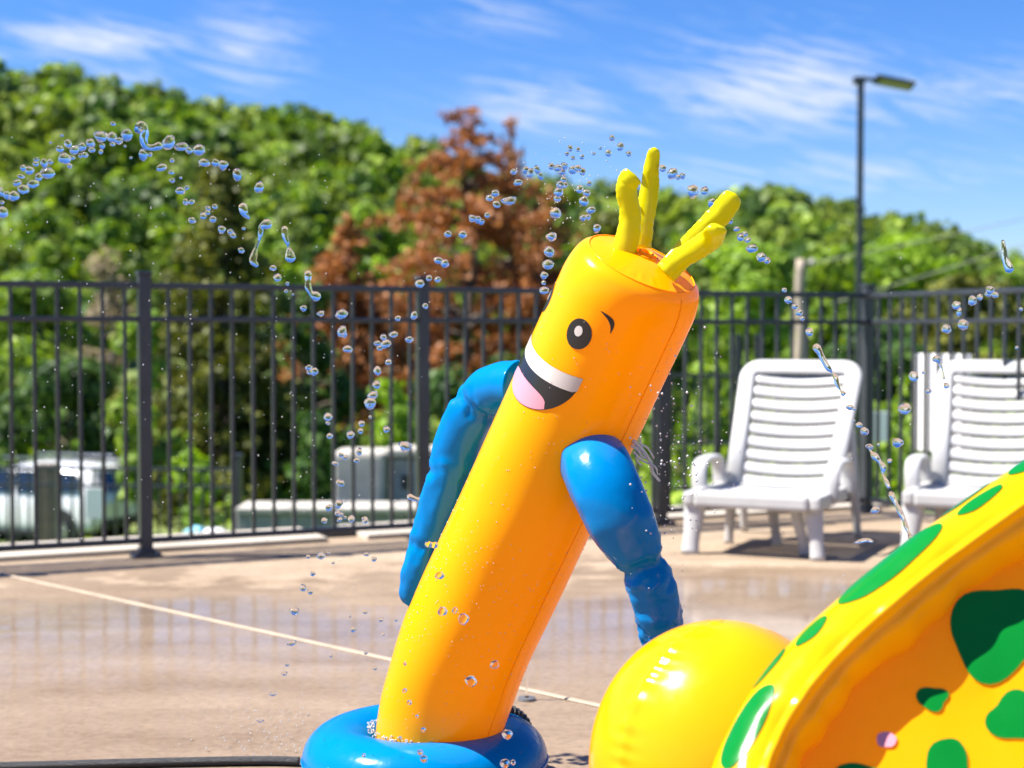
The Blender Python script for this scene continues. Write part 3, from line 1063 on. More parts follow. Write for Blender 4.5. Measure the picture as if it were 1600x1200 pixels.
tree('dark olive juniper with drooping needles beyond the fence', 345, 252, 36, 430, 'olive', 'tuft', 800, 1500, 170, 0.12, name='juniper_tree')
tree('large dead tree with rust brown needles beyond the fence', 725, 172, 48, 640, 'rust', 'tuft', 660, 1900, 130, 0.125, name='dead_tree')
tree('smaller dead rust brown tree leaning out left of the large dead one', 545, 350, 43, 330, 'rust', 'tuft', 640, 620, 140, 0.125, name='dead_tree')
tree('thin dead tree with a bare grey top beside the large rust one', 797, 190, 50, 170, 'rust', 'tuft', 470, 170, 90, 0.10, name='dead_tree')
tree('rust and olive tree behind the head of the orange tube', 855, 300, 46, 290, 'rust', 'tuft', 640, 520, 130, 0.125, name='dead_tree')
tree('small bright lime green tree in front of the dark wood', 590, 318, 53, 120, 'bright', 'broad', 470, 18, 460, 0.16)
tree('mid green bushy tree above the roof of the white car', 50, 425, 42, 230, 'mid', 'broad', 720, 34, 460, 0.16)
tree('dry tan tree with thin twigs beside the juniper', 165, 380, 40, 130, 'tan', 'broad', 640, 22, 260, 0.11)
tree('yellow green shrubby tree behind the tall left fence post', 225, 480, 30, 150, 'mid', 'broad', 800, 26, 460, 0.12)
tree('dark bushy tree standing directly behind the white car', 110, 560, 38, 260, 'dark', 'broad', 790, 30, 460, 0.15)
tree('dark thicket tree between the juniper and the dead trees', 470, 420, 38, 190, 'dark', 'broad', 800, 28, 460, 0.15)
tree('bright green shrub behind the concrete block', 610, 590, 27, 110, 'bright', 'broad', 740, 16, 420, 0.11, name='shrub', cat='shrub')
tree('dark green shrub behind the low retaining wall', 500, 640, 24, 150, 'dark', 'broad', 830, 18, 420, 0.11, name='shrub', cat='shrub')
tree('dark shrub between the concrete block and the orange tube', 690, 560, 29, 170, 'dark', 'broad', 800, 22, 420, 0.12, name='shrub', cat='shrub')
tree('dark green shrub hidden behind the orange tube body', 830, 540, 28, 210, 'dark', 'broad', 800, 22, 420, 0.12, name='shrub', cat='shrub')
tree('olive green tree behind the yellow antennae', 965, 330, 60, 260, 'olive', 'broad', 560, 30, 420, 0.2)
tree('bright green tree between the antennae and the utility pole', 1165, 378, 44, 230, 'bright', 'broad', 620, 34, 460, 0.17)
tree('mid green tree behind the right blue arm', 1060, 430, 34, 190, 'mid', 'broad', 740, 30, 460, 0.14)
tree('mid green tree behind the wooden utility pole', 1290, 385, 54, 220, 'mid', 'broad', 620, 30, 460, 0.18)
tree('bright green tree right behind the street light', 1420, 366, 56, 210, 'bright', 'broad', 520, 30, 460, 0.18)
tree('olive tree filling in below the overhead cables', 1500, 430, 40, 250, 'olive', 'broad', 760, 34, 460, 0.15)
tree('mid green tree at the end of the side fence', 1610, 400, 46, 210, 'mid', 'broad', 700, 30, 460, 0.16)
tree('dark green tree under the bright one by the street light', 1370, 500, 34, 220, 'dark', 'broad', 760, 30, 460, 0.14)
tree('green shrub behind the low fence by the loungers', 1120, 560, 22, 170, 'mid', 'broad', 760, 22, 440, 0.1, name='shrub', cat='shrub')
tree('green shrub behind the white sign board', 1470, 560, 19, 190, 'mid', 'broad', 790, 22, 440, 0.09, name='shrub', cat='shrub')
tree('dark green shrub behind the first lounger backrest', 1270, 570, 23, 170, 'dark', 'broad', 780, 22, 440, 0.1, name='shrub', cat='shrub')
tree('yellow green shrub on the slope beside the car park', 300, 700, 24, 120, 'bright', 'broad', 830, 12, 420, 0.09, name='shrub', cat='shrub')

def hill_wood():
    # eight crown templates, spread over the hillside as one mass
    temps = []
    for k in range(8):
        w = 1.0
        cl = broad_clumps(1.15, 1.0, 0.12, 13, 0.18, 0.34)
        out = []
        for (x, y, z, r) in cl:
            m = 20
            dirs = nrng.normal(size=(m, 3)); dirs /= np.linalg.norm(dirs, axis=1, keepdims=True)
            c = np.array((x, y, z)) + dirs * (r * (0.6 + 0.45 * nrng.random(m)))[:, None]
            nn = dirs + nrng.normal(size=(m, 3)) * 0.45 + np.array((0, 0, 0.3)); nn /= np.linalg.norm(nn, axis=1, keepdims=True)
            out.append(leaf_quads(c, nn, 0.115 * (0.6 + 0.8 * nrng.random(m)), 1.4))
        temps.append(np.concatenate(out))
    groups = {'hill': [], 'mid': [], 'dark': []}
    cnt = 0
    for i in range(4300):
        Y = 72 + 145 * (rng.random() ** 0.8)
        X = rng.uniform(-0.42, 0.42) * Y if i < 3300 else rng.choice((-1, 1)) * rng.uniform(0.42, 0.95) * Y
        if i >= 3300 and Y > 190:
            Y -= 60
        if Y > 205 and rng.random() < 0.2:
            continue
        w = rng.uniform(2.8, 6.0) * (0.7 + 0.3 * sst(70, 150, Y))
        hgt = w * rng.uniform(0.9, 1.3)
        a = rng.random() * 6.283
        T = temps[rng.randrange(8)]
        c, s = math.cos(a), math.sin(a)
        P = np.empty_like(T)
        P[:, 0] = (T[:, 0] * c - T[:, 1] * s) * w + X
        P[:, 1] = (T[:, 0] * s + T[:, 1] * c) * w + Y
        P[:, 2] = T[:, 2] * hgt * 0.9 + terrain(X, Y) - 0.3
        q = rng.random()
        groups['hill' if q < 0.55 else ('mid' if q < 0.82 else 'dark')].append(P)
        cnt += 1
    for g, L in groups.items():
        o = stuff(quads_mesh('woodland', np.concatenate(L), LEAF[g]))
        tag(o, {'hill': 'green broadleaf woodland covering the far hillside', 'mid': 'lighter green crowns scattered in the hillside woodland',
                'dark': 'dark green crowns scattered in the hillside woodland'}[g], 'woodland')
hill_wood()

def undergrowth():
    V = []
    for i in range(420):
        Y = rng.uniform(17, 62)
        X = rng.uniform(-0.42, 0.42) * Y
        if X < -4 and 26 < Y < 36 and X < -6.9:
            continue
        z = terrain(X, Y)
        r = rng.uniform(0.35, 0.8) * (1 if Y < 35 else 1.6)
        V.append(clump_crown([(X, Y, z + r * 0.4, r), (X + r * 0.7, Y + 0.2, z + r * 0.25, r * 0.7)], 70, 0.16 if Y < 35 else 0.25))
    o = stuff(quads_mesh('undergrowth', np.concatenate(V), LEAF['mid']))
    tag(o, 'low tangled green undergrowth covering the slope beyond the fence', 'undergrowth')
undergrowth()

# ------------------------------------------------------------------ white resin loungers
def lounger():
    t = thing('lounger', 'white resin lounger with slatted back facing the pool, beside the corner post', 'lounger', group='white loungers by the fence')
    W = 0.72                      # seat width
    zs = 0.305
    # seat shell: side rails and slats
    def slab(name, pts, x0, x1, thick, parent=t, crown=0.012, nx=8):
        """pts: profile (y,z) along the length; extruded across x with rounded edges and a slight crown"""
        vs, fs = [], []
        m = len(pts)
        for s in (0, 1):
            for i in range(nx + 1):
                k = i / nx
                x = x0 + (x1 - x0) * k
                e = crown * (1 - (2 * k - 1) ** 2)
                for (y, z) in pts:
                    vs.append((x, y, z - e - s * thick))
        tot = (nx + 1) * m
        for i in range(nx):
            for j in range(m - 1):
                a = i * m + j
                fs.append((a, a + 1, a + m + 1, a + m))
                b = a + tot
                fs.append((b, b + m, b + m + 1, b + 1))
        for i in range(nx):
            for j in (0, m - 1):
                a = i * m + j
                fs.append((a, a + m, a + m + tot, a + tot) if j == 0 else (a + m, a, a + tot, a + m + tot))
        for i in (0, nx):
            for j in range(m - 1):
                a = i * m + j
                fs.append((a + 1, a, a + tot, a + 1 + tot) if i == 0 else (a, a + 1, a + 1 + tot, a + tot))
        o = mesh(name, vs, fs, M['white_resin'], parent, True)
        b = o.modifiers.new('edge', 'BEVEL'); b.width = 0.006; b.segments = 2; b.limit_method = 'ANGLE'
        return o
    y0, y1 = -0.52, 0.06            # foot edge, hinge
    n = 6
    for k in range(n):
        a = y0 + 0.03 + (y1 - y0 - 0.05) * k / n
        b = a + (y1 - y0 - 0.05) / n - 0.012
        slab('seat_slat', [(a, zs + 0.012), ((a + b) / 2, zs + 0.014), (b, zs + 0.012)], -W / 2 + 0.05, W / 2 - 0.05, 0.022)
    for s in (-1, 1):
        box('side_rail', (s * (W / 2 - 0.025), (y0 + y1) / 2, zs - 0.012), (0.06, y1 - y0 + 0.04, 0.075), M['white_resin'], t, None, 0.018)
    box('front_rail', (0, y0, zs - 0.014), (W - 0.112, 0.06, 0.08), M['white_resin'], t, None, 0.02)
    # legs: broad splayed moulded legs, curved
    def leg(x, y, dxx, dyy, w, name='leg', z1=zs - 0.03):
        cs = catmull([(x, y, z1, w), (x + dxx * 0.35, y + dyy * 0.35, z1 * 0.62, w * 0.86), (x + dxx * 0.75, y + dyy * 0.75, z1 * 0.28, w * 0.72), (x + dxx, y + dyy, 0.0, w * 0.8)], 10)
        vs, fs = sweep([Vector(c[:3]) for c in cs], [c[3] for c in cs], Vector((0, -1, 0)), 12,
                       lambda i, a: (0.62 * (abs(math.cos(a)) ** -0.25 if abs(math.cos(a)) > 0.3 else 1.2), 1.0))
        return mesh(name, vs, fs, M['white_resin'], t, True)
    leg(-W / 2 + 0.05, y0 + 0.04, -0.02, -0.03, 0.062)
    leg(W / 2 - 0.05, y0 + 0.06, 0.03, -0.02, 0.052)
    leg(-W / 2 + 0.13, y0 + 0.42, -0.03, 0.05, 0.034)
    leg(W / 2 - 0.16, y0 + 0.12, 0.04, 0.06, 0.036)
    leg(-0.02, y0 + 0.46, 0.02, 0.05, 0.036)
    # arm rests: inverted U hoops on each side
    for s in (-1, 1):
        x = s * (W / 2 - 0.005)
        p = [(x, y1 - 0.33, zs - 0.02), (x + s * 0.005, y1 - 0.33, zs + 0.09), (x + s * 0.006, y1 - 0.29, zs + 0.155), (x + s * 0.006, y1 - 0.16, zs + 0.172),
             (x + s * 0.006, y1 - 0.02, zs + 0.160), (x + s * 0.004, y1 + 0.03, zs + 0.09), (x, y1 + 0.04, zs - 0.02)]
        cs = [Vector(c) for c in catmull(p, 34)]
        vs, fs = sweep(cs, [0.036] * 34, Vector((1, 0, 0)), 14, lambda i, a: (1.15, 0.42))
        mesh('arm_rest', vs, fs, M['white_resin'], t, True)
    # reclined back: moulded frame plus curved slats
    ang = R(57)
    H = 0.80
    ux, uz = math.cos(ang), math.sin(ang)
    back = thing_part('backrest', t)
    back.location = (0, y1 + 0.015, zs + 0.005)
    BW = 0.64
    def bpt(x, v, off=0.0):
        return Vector((x, v * ux - off * uz * -1 * 0 + off * uz, v * uz - off * ux))
    # frame outline (rounded rectangle) as a swept flat band
    out = []
    rr = 0.07
    hw = BW / 2
    def arc(cx, cv, a0, a1):
        for i in range(7):
            a = a0 + (a1 - a0) * i / 6
            out.append((cx + rr * math.cos(a), cv - 0.02 + rr * math.sin(a)))
    out.append((hw - 0.03, 0.0))
    out.append((hw - 0.015, H * 0.5))
    arc(hw - rr, H - rr, 0, math.pi / 2)
    arc(-hw + rr, H - rr, math.pi / 2, math.pi)
    out.append((-hw + 0.015, H * 0.5))
    out.append((-hw + 0.03, 0.0))
    band = []
    for k, (x, v) in enumerate(out):
        band.append(bpt(x * 0.965, v, 0.0))
    nrm = Vector((0, -uz, ux))
    vs, fs = sweep(band, [0.046] * len(band), nrm, 16, lambda i, a: (0.34, 1.0))
    mesh('frame', vs, fs, M['white_resin'], back, True)
    ns = 9
    for k in range(ns):
        v0 = 0.02 + (H - 0.06) * k / ns
        v1 = v0 + (H - 0.06) / ns - 0.017
        wv = hw - 0.045
        nx = 12
        vs, fs = [], []
        for s in (0, 1):
            for i in range(nx + 1):
                q = i / nx
                x = -wv + 2 * wv * q
                dip = 0.004 + 0.022 * (1 - (2 * q - 1) ** 2)          # dished for the sitter
                drop = 0.010 * (1 - (2 * q - 1) ** 2)
                for j in range(4):
                    vv = v0 + (v1 - v0) * j / 3 - drop
                    roll = 0.006 if j in (0, 3) else 0.0
                    vs.append(bpt(x, vv, dip + roll + s * 0.014))
        tot = (nx + 1) * 4
        for i in range(nx):
            for j in range(3):
                a = i * 4 + j
                fs.append((a, a + 4, a + 5, a + 1))
                fs.append((a + tot, a + 1 + tot, a + 5 + tot, a + 4 + tot))
            for j in (0, 3):
                a = i * 4 + j
                fs.append((a, a + tot, a + 4 + tot, a + 4) if j == 0 else (a, a + 4, a + 4 + tot, a + tot))
        for i in (0, nx):
            for j in range(3):
                a = i * 4 + j
                fs.append((a, a + 1, a + 1 + tot, a + tot))
        mesh('slat', vs, fs, M['white_resin'], back, True)
    # rear props down to the deck
    for s in (-1, 1):
        p = [bpt(s * (hw - 0.03), 0.55, 0.03) + back.location, Vector((s * (hw + 0.0), 0.42, 0.33)), Vector((s * (hw + 0.01), 0.49, 0.0))]
        tube('rear_leg', p, [0.03, 0.028, 0.022], M['white_resin'], t, 10)
    # hinge ratchet bars between seat and back
    for s in (-1, 1):
        box('ratchet', (s * (W / 2 - 0.09), y1 + 0.12, zs - 0.03), (0.03, 0.34, 0.05), M['white_resin'], t, None, 0.01)
    return t
def thing_part(name, parent):
    me = bpy.data.meshes.new(name)
    # small hinge bar so that the part has a body of its own
    bm = bmesh.new()
    box_bm(bm, (0, 0, 0), (0.56, 0.03, 0.03), None, 0.008)
    bm.to_mesh(me); bm.free()
    me.materials.append(M['white_resin'])
    o = bpy.data.objects.new(name, me)
    col.objects.link(o)
    o.parent = parent
    return o
def dup(o, parent=None):
    c = o.copy()
    col.objects.link(c)
    c.parent = parent
    for ch in list(o.children):
        dup(ch, c)
    return c
lg = lounger()
fl = ground(1065, 866)
lg.location = (fl.x + 0.56, fl.y + 0.34, 0)
lg.rotation_euler = (0, 0, R(-25))
lg2 = dup(lg)
lg2.location = (lg.location.x + 1.15, lg.location.y + 0.01, 0)
lg2['label'] = 'white resin lounger in front of the white sign board, partly behind the yellow inflatable'

# ------------------------------------------------------------------ the leaning orange tube toy
def surf_tube():
    ctrl = [at(676, 1205, 3.84), at(688, 1130, 3.83), at(704, 1072, 3.80), at(736, 984, 3.735), at(812, 822, 3.63), at(886, 665, 3.53), at(952, 522, 3.44), at(1003, 411, 3.37)]
    rad = [0.150, 0.158, 0.161, 0.162, 0.160, 0.159, 0.157, 0.156]
    N = 120
    s = catmull([tuple(p) + (r,) for p, r in zip(ctrl, rad)], N)
    cs = [Vector(q[:3]) for q in s]
    rs = [q[3] for q in s]
    return cs, rs
TC, TR = surf_tube()
TREF = Vector((0, -1, 0))
TF = frames(TC, TREF)
TL = [0.0]
for a_, b_ in zip(TC, TC[1:]):
    TL.append(TL[-1] + (b_ - a_).length)
TLEN = TL[-1]
END = 0.085        # length over which the head rounds off
def t_idx(s):
    s = min(max(s, 0), TLEN)
    lo, hi = 0, len(TL) - 1
    while hi - lo > 1:
        m = (lo + hi) // 2
        if TL[m] <= s: lo = m
        else: hi = m
    k = (s - TL[lo]) / (TL[hi] - TL[lo])
    return lo, hi, k
def t_rad(s):
    lo, hi, k = t_idx(s)
    r = TR[lo] * (1 - k) + TR[hi] * k
    e = s - (TLEN - END)
    if e > 0:
        q = e / END
        r *= 0.80 + 0.20 * math.sqrt(max(0, 1 - q * q))
    return r
def t_pt(th, s, off=0.0):
    lo, hi, k = t_idx(s)
    c = TC[lo].lerp(TC[hi], k)
    e1 = TF[lo][1].lerp(TF[hi][1], k)
    e2 = TF[lo][2].lerp(TF[hi][2], k)
    r = t_rad(s) + off
    return c + (e1 * math.cos(th) + e2 * math.sin(th)) * r
# e2 must point to image left
if TF[60][2].x > 0:
    SGN = -1
else:
    SGN = 1
def T(th, s, off=0.0):
    return t_pt(SGN * th, s, off)
def inv(px, py, lo=-1.4, hi=1.6):
    best = None
    for a, b, c, d_, n in ((lo, hi, 0.0, TLEN, 60),):
        for i in range(n + 1):
            th = a + (b - a) * i / n
            for j in range(120):
                s = TLEN * j / 119
                x, y = proj(T(th, s))
                e = (x - px) ** 2 + (y - py) ** 2
                if best is None or e < best[0]:
                    best = (e, th, s)
    return best[1], best[2]

def build_tube_toy():
    t = thing('inflatable_tube', 'tall leaning orange inflatable tube with a smiling face and yellow antennae', 'inflatable toy', (TC[0].x, TC[0].y, 0))
    inv_m = Vector((TC[0].x, TC[0].y, 0))
    def part(name, vs, fs, mat, parent=t, smooth=True):
        off = inv_m if parent is t else inv_m
        return mesh(name, [Vector(v) - inv_m for v in vs], fs, mat, parent, smooth)
    seg, n = 72, 130
    vs, fs = [], []
    for i in range(n + 1):
        s = TLEN * i / n
        for j in range(seg):
            th = 2 * math.pi * j / seg
            w = 0.0
            # vertical weld seam and small puckers near the head weld
            if s > TLEN - END * 1.6:
                q = (s - (TLEN - END * 1.6)) / (END * 1.6)
                w += 0.0013 * math.sin(th * 34 + 3 * mnoise.noise((th * 3, s * 9, 0))) * max(0, mnoise.noise((th * 1.3, 2.0, 1.0)) + 0.25) * math.sin(math.pi * q)
            w += 0.0022 * mnoise.noise((math.cos(th) * 1.5, math.sin(th) * 1.5, s * 5))
            vs.append(T(th, s, w))
    for i in range(n):
        for j in range(seg):
            a, b = i * seg + j, i * seg + (j + 1) % seg
            fs.append((a, b, b + seg, a + seg))
    # flat bottom
    vs.append(TC[0]); fs += [((j + 1) % seg, j, len(vs) - 1) for j in range(seg)]
    body = part('body', vs, fs, M['orange'])
    # head disc, slightly domed, welded inside the rounded rim
    tt, e1, e2 = TF[-1]
    r0 = t_rad(TLEN)
    dv, df = [], []
    rings = 14
    for i in range(rings + 1):
        q = i / rings
        for j in range(seg):
            a = 2 * math.pi * j / seg
            z = 0.016 * (q * q) ** 0.0 * (1 - (1 - q) ** 2) * 0 + 0.020 * math.cos((1 - q) * math.pi / 2) - 0.001
            pk = 0.0016 * math.sin(a * 40 + 2 * math.sin(a * 3)) * math.sin(math.pi * min(1, q * 3)) * (1 if q < 0.34 else 0)
            dv.append(TC[-1] + (e1 * math.cos(a) + e2 * math.sin(a)) * (r0 * (1 - q)) + tt * (z + pk))
    for i in range(rings):
        for j in range(seg):
            a, b = i * seg + j, i * seg + (j + 1) % seg
            df.append((a, b, b + seg, a + seg))
    part('head_disc', dv, df, M['orange'])
    # thin weld ridge round the disc
    ring = [TC[-1] + (e1 * math.cos(a) + e2 * math.sin(a)) * (r0 + 0.0005) + tt * 0.0 for a in (2 * math.pi * k / 90 for k in range(91))]
    rv, rf = sweep(ring, [0.0014] * 91, tt, 6, None, False)
    part('weld_seam', rv, rf, M['orange'])
    # long weld line down the shaded side
    line = [T(R(-48), s, 0.0008) for s in (0.06 + (TLEN - 0.07) * k / 80 for k in range(81))]
    rv, rf = sweep(line, [0.0010] * 81, tt.cross(Vector((0, 1, 0))), 5)
    part('weld_seam', rv, rf, M['orange'])
    # valve
    def disc_ring(r, z, w):
        return sweep([TC[-1] + e1 * -0.01 + (e1 * math.cos(a) + e2 * math.sin(a)) * r + tt * z for a in (2 * math.pi * k / 40 for k in range(41))], [w] * 41, tt, 8, None, False)
    vv, vf = disc_ring(0.026, 0.0195, 0.003)
    v2, f2 = disc_ring(0.015, 0.0225, 0.004)
    b0 = len(vv)
    vv = list(vv) + list(v2)
    vf = list(vf) + [tuple(q + b0 for q in f) for f in f2]
    part('valve', vv, vf, M['orange'])

    # ---------------- printed face, laid on the curved skin
    def decal(name, poly, mat, off, parent=body, step=0.06):
        """poly: outline in (theta, s/r) -> conforming patch"""
        xs = [p[0] for p in poly]; ys = [p[1] for p in poly]
        pts = [Vector(p) for p in poly]
        nb = len(pts)
        inner = []
        from mathutils.geometry import intersect_point_tri_2d
        def inside(q):
            c = False
            j = nb - 1
            for i in range(nb):
                xi, yi = poly[i]; xj, yj = poly[j]
                if (yi > q[1]) != (yj > q[1]) and q[0] < (xj - xi) * (q[1] - yi) / (yj - yi) + xi:
                    c = not c
                j = i
            return c
        x = min(xs) + step / 2
        while x < max(xs):
            y = min(ys) + step / 2
            while y < max(ys):
                if inside((x, y)):
                    inner.append(Vector((x, y)))
                y += step
            x += step
        r = delaunay_2d_cdt(pts + inner, [(i, (i + 1) % nb) for i in range(nb)], [], 1, 1e-5)
        vs = [T(v.x, v.y * 0.158, off) for v in r[0]]
        fs = []
        for f in r[2]:
            a, b, c = (vs[i] for i in f[:3])
            nn = (b - a).cross(c - a)
            mid = (a + b + c) / 3
            lo, hi, k = t_idx(r[0][f[0]].y * 0.158)
            fs.append(tuple(f) if nn.dot(mid - TC[lo]) > 0 else tuple(reversed(f)))
        return part(name, vs, fs, mat, parent)
    K = 0.158
    er = inv(908, 521)
    mc = inv(908, 600)
    br1, br2 = inv(936, 487), inv(956, 521)
    th0 = 0.98                                  # meridian of the nose
    eo = th0 - er[0]                            # half eye spacing
    es = er[1] / K
    def ell(cx, cy, rx, ry, rot=0.0, n=40):
        o = []
        for i in range(n):
            a = 2 * math.pi * i / n
            x, y = rx * math.cos(a), ry * math.sin(a)
            o.append((cx + x * math.cos(rot) - y * math.sin(rot), cy + x * math.sin(rot) + y * math.cos(rot)))
        return o
    for s in (-1, 1):
        e = decal('eye', ell(th0 + s * eo, es, 0.195, 0.225), M['ink'], 0.0009)
        decal('pupil', ell(th0 + s * eo + 0.02, es + 0.035, 0.062, 0.078), M['white_print'], 0.0016, e)
        # brow: tapering crescent outside and above the eye
        c0 = (th0 + s * (eo + (er[0] - br1[0])), br1[1] / K)
        c1 = (th0 + s * (eo + (er[0] - br2[0])), br2[1] / K)
        up, dn = [], []
        for i in range(13):
            q = i / 12
            bx = c0[0] + (c1[0] - c0[0]) * q + s * 0.07 * math.sin(math.pi * q)
            by = c0[1] + (c1[1] - c0[1]) * q + 0.05 * math.sin(math.pi * q)
            w = 0.036 * math.sin(math.pi * min(1, q * 0.9 + 0.05))
            up.append((bx + s * w * 0.7, by + w * 0.7))
            dn.append((bx - s * w * 0.7, by - w * 0.7))
        decal('eyebrow', up + dn[::-1], M['ink'], 0.0009)
    # mouth: D shape hung from a gently dipping upper lip
    mw = th0 - mc[0] + 0.02
    ms = mc[1] / K
    def lip(x):                 # upper lip, x in -1..1
        return ms + 0.06 - 0.10 * (1 - x * x)
    def low(x):
        return ms - 0.02 - 0.86 * math.sqrt(max(0, 1 - x * x)) * 0.92
    N = 30
    xs = [-1 + 2 * i / N for i in range(N + 1)]
    mouth = [(th0 + mw * x, lip(x)) for x in xs] + [(th0 + mw * math.sin(math.pi / 2 * x), low(math.sin(math.pi / 2 * x))) for x in reversed(xs)]
    mo = decal('mouth', mouth, M['ink'], 0.0009)
    teeth = [(th0 + mw * x * 1.0, lip(x)) for x in xs] + [(th0 + mw * x * 0.995, lip(x) - 0.235 - 0.05 * (1 - x * x) * 0 + (0.0 if abs(x) < 0.97 else 0.03)) for x in reversed(xs)]
    decal('teeth', teeth, M['white_print'], 0.0016, mo)
    tongue_t = []
    for x in xs:
        q = x * 0.62
        tongue_t.append((th0 + mw * q, low(q) + 0.012 + 0.34 * math.sqrt(max(0, 1 - x * x))))
    tb = [(th0 + mw * x * 0.62, low(x * 0.62) + 0.012) for x in reversed(xs)]
    decal('tongue', tongue_t[1:-1] + tb, M['pink'], 0.0016, mo)

    # ---------------- antennae
    def feeler(name, pts, ws, flat=0.55, seed=0, mat='hair', ridge_a=0.0, ref=Vector((0, -1, 0)), n=46):
        s = catmull([tuple(p) + (w,) for p, w in zip(pts, ws)], n)
        cs = [Vector(q[:3]) for q in s]
        # round the tip off
        rs = []
        for i, q in enumerate(s):
            k = i / (n - 1)
            tip = math.sqrt(max(0.0, 1 - max(0, (k - 0.93) / 0.07) ** 2))
            rs.append(max(0.0006, q[3] * tip))
        def shp(i, a):
            # lens-shaped section with a welded edge on both sides, plus small wrinkles
            e = abs(math.sin(a)) ** 14 * 0.16
            w = 1 + 0.09 * mnoise.noise((i * 0.22 + seed, math.cos(a) * 1.2, math.sin(a) * 1.2)) + e
            w += 0.03 * math.sin(i * 1.9) * abs(math.sin(a)) ** 6
            return (flat * w + 0.0, w)
        vs, fs = sweep(cs, rs, ref, 28, shp)
        return part(name, vs, fs, M[mat])
    feeler('antenna', [at(975, 398, 3.36), at(985, 340, 3.355), at(979, 300, 3.345), at(982, 284, 3.34), at(992, 272, 3.335)], [0.024, 0.0205, 0.0195, 0.021, 0.020], 0.6, 3)
    feeler('antenna', [at(1000, 386, 3.42), at(1006, 345, 3.42), at(1015, 295, 3.42), at(1018, 262, 3.41), at(1023, 230, 3.40)], [0.022, 0.020, 0.018, 0.015, 0.011], 0.6, 9)
    feeler('antenna', [at(1040, 424, 3.33), at(1070, 386, 3.34), at(1098, 360, 3.33), at(1124, 336, 3.32), at(1150, 302, 3.31)], [0.020, 0.016, 0.019, 0.022, 0.020], 0.62, 14)
    feeler('antenna', [at(1040, 426, 3.30), at(1068, 402, 3.285), at(1096, 384, 3.26), at(1112, 372, 3.23), at(1120, 355, 3.18)], [0.022, 0.020, 0.021, 0.021, 0.020], 0.7, 21)

    # ---------------- arms
    def arm(name, pts, ws, flat, seed, pinches, ref, n=90, seg=40, amp=0.11):
        s = catmull([tuple(p) + (w,) for p, w in zip(pts, ws)], n)
        cs = [Vector(q[:3]) for q in s]
        rs = []
        for i, q in enumerate(s):
            k = i / (n - 1)
            tip = math.sqrt(max(0.0, 1 - max(0, (k - 0.95) / 0.05) ** 2))
            pin = 1 - sum(d_ * math.exp(-((k - c) / w) ** 2) for c, d_, w in pinches)
            rs.append(max(0.001, q[3] * tip * pin))
        def shp(i, a):
            k = i / (n - 1)
            wr = 0.0
            for c, d_, w in pinches:
                g = math.exp(-((k - c) / (w * 2.2)) ** 2)
                wr += g * (0.24 * mnoise.noise((k * 26 + seed, math.cos(a) * 2.0, math.sin(a) * 2.0 + seed)) + 0.14 * abs(mnoise.noise((k * 55, math.cos(a) * 3.2, math.sin(a) * 3.2 + seed))))
            slack = min(1, max(0, (k - 0.22) * 2))
            w_ = 1 + wr + slack * amp * mnoise.noise((k * 9 + seed, math.cos(a) * 1.1, math.sin(a) * 1.1)) + slack * 0.05 * mnoise.noise((k * 26 + seed, math.cos(a) * 2, math.sin(a) * 2))
            e = (abs(math.sin(a - 0.25)) ** 30) * 0.08 * (1 + 0.8 * mnoise.noise((k * 18 + seed, 0, 0)))
            f = 1 - (1 - flat) * min(1, max(0, (k - 0.12) * 2.0))
            return (f * w_, w_ + e)
        vs, fs = sweep(cs, rs, ref, seg, shp)
        return part(name, vs, fs, M['blue'])
    arm('arm', [at(910, 716, 3.50), at(928, 724, 3.41), at(945, 760, 3.345), at(972, 816, 3.32), at(1000, 872, 3.325), at(1022, 930, 3.335), at(1033, 980, 3.34), at(1042, 1036, 3.35)],
        [0.074, 0.078, 0.079, 0.074, 0.058, 0.056, 0.053, 0.032], 0.85, 4.0, ((0.60, 0.20, 0.03), (0.86, 0.12, 0.03)), Vector((0.4, -1, 0.3)))
    arm('arm', [at(812, 604, 3.62), at(782, 606, 3.66), at(748, 628, 3.70), at(716, 690, 3.72), at(700, 750, 3.72), at(676, 836, 3.73), at(655, 900, 3.73), at(640, 948, 3.73)],
        [0.058, 0.057, 0.056, 0.056, 0.052, 0.050, 0.044, 0.028], 0.66, 11.0, ((0.30, 0.16, 0.03), (0.56, 0.10, 0.03), (0.76, 0.12, 0.03)), Vector((0.2, -1, 0.2)))
    # scattered beads of water on the skin
    bm = bmesh.new()
    for i in range(800):
        th = rng.uniform(-1.5, 1.7)
        s = rng.uniform(0.05, TLEN * 0.93) if i % 3 else rng.uniform(0.35, 0.75)
        r = rng.choice((0.0006, 0.0008, 0.0010, 0.0014))
        p = T(th, s, r * 0.2) - inv_m
        bmesh.ops.create_icosphere(bm, subdivisions=1, radius=r, matrix=Matrix.Translation(p))
    o = bm_obj('water_beads', bm, M['mist'], t, True)
    stuff(o)
    return t
tube_toy = build_tube_toy()

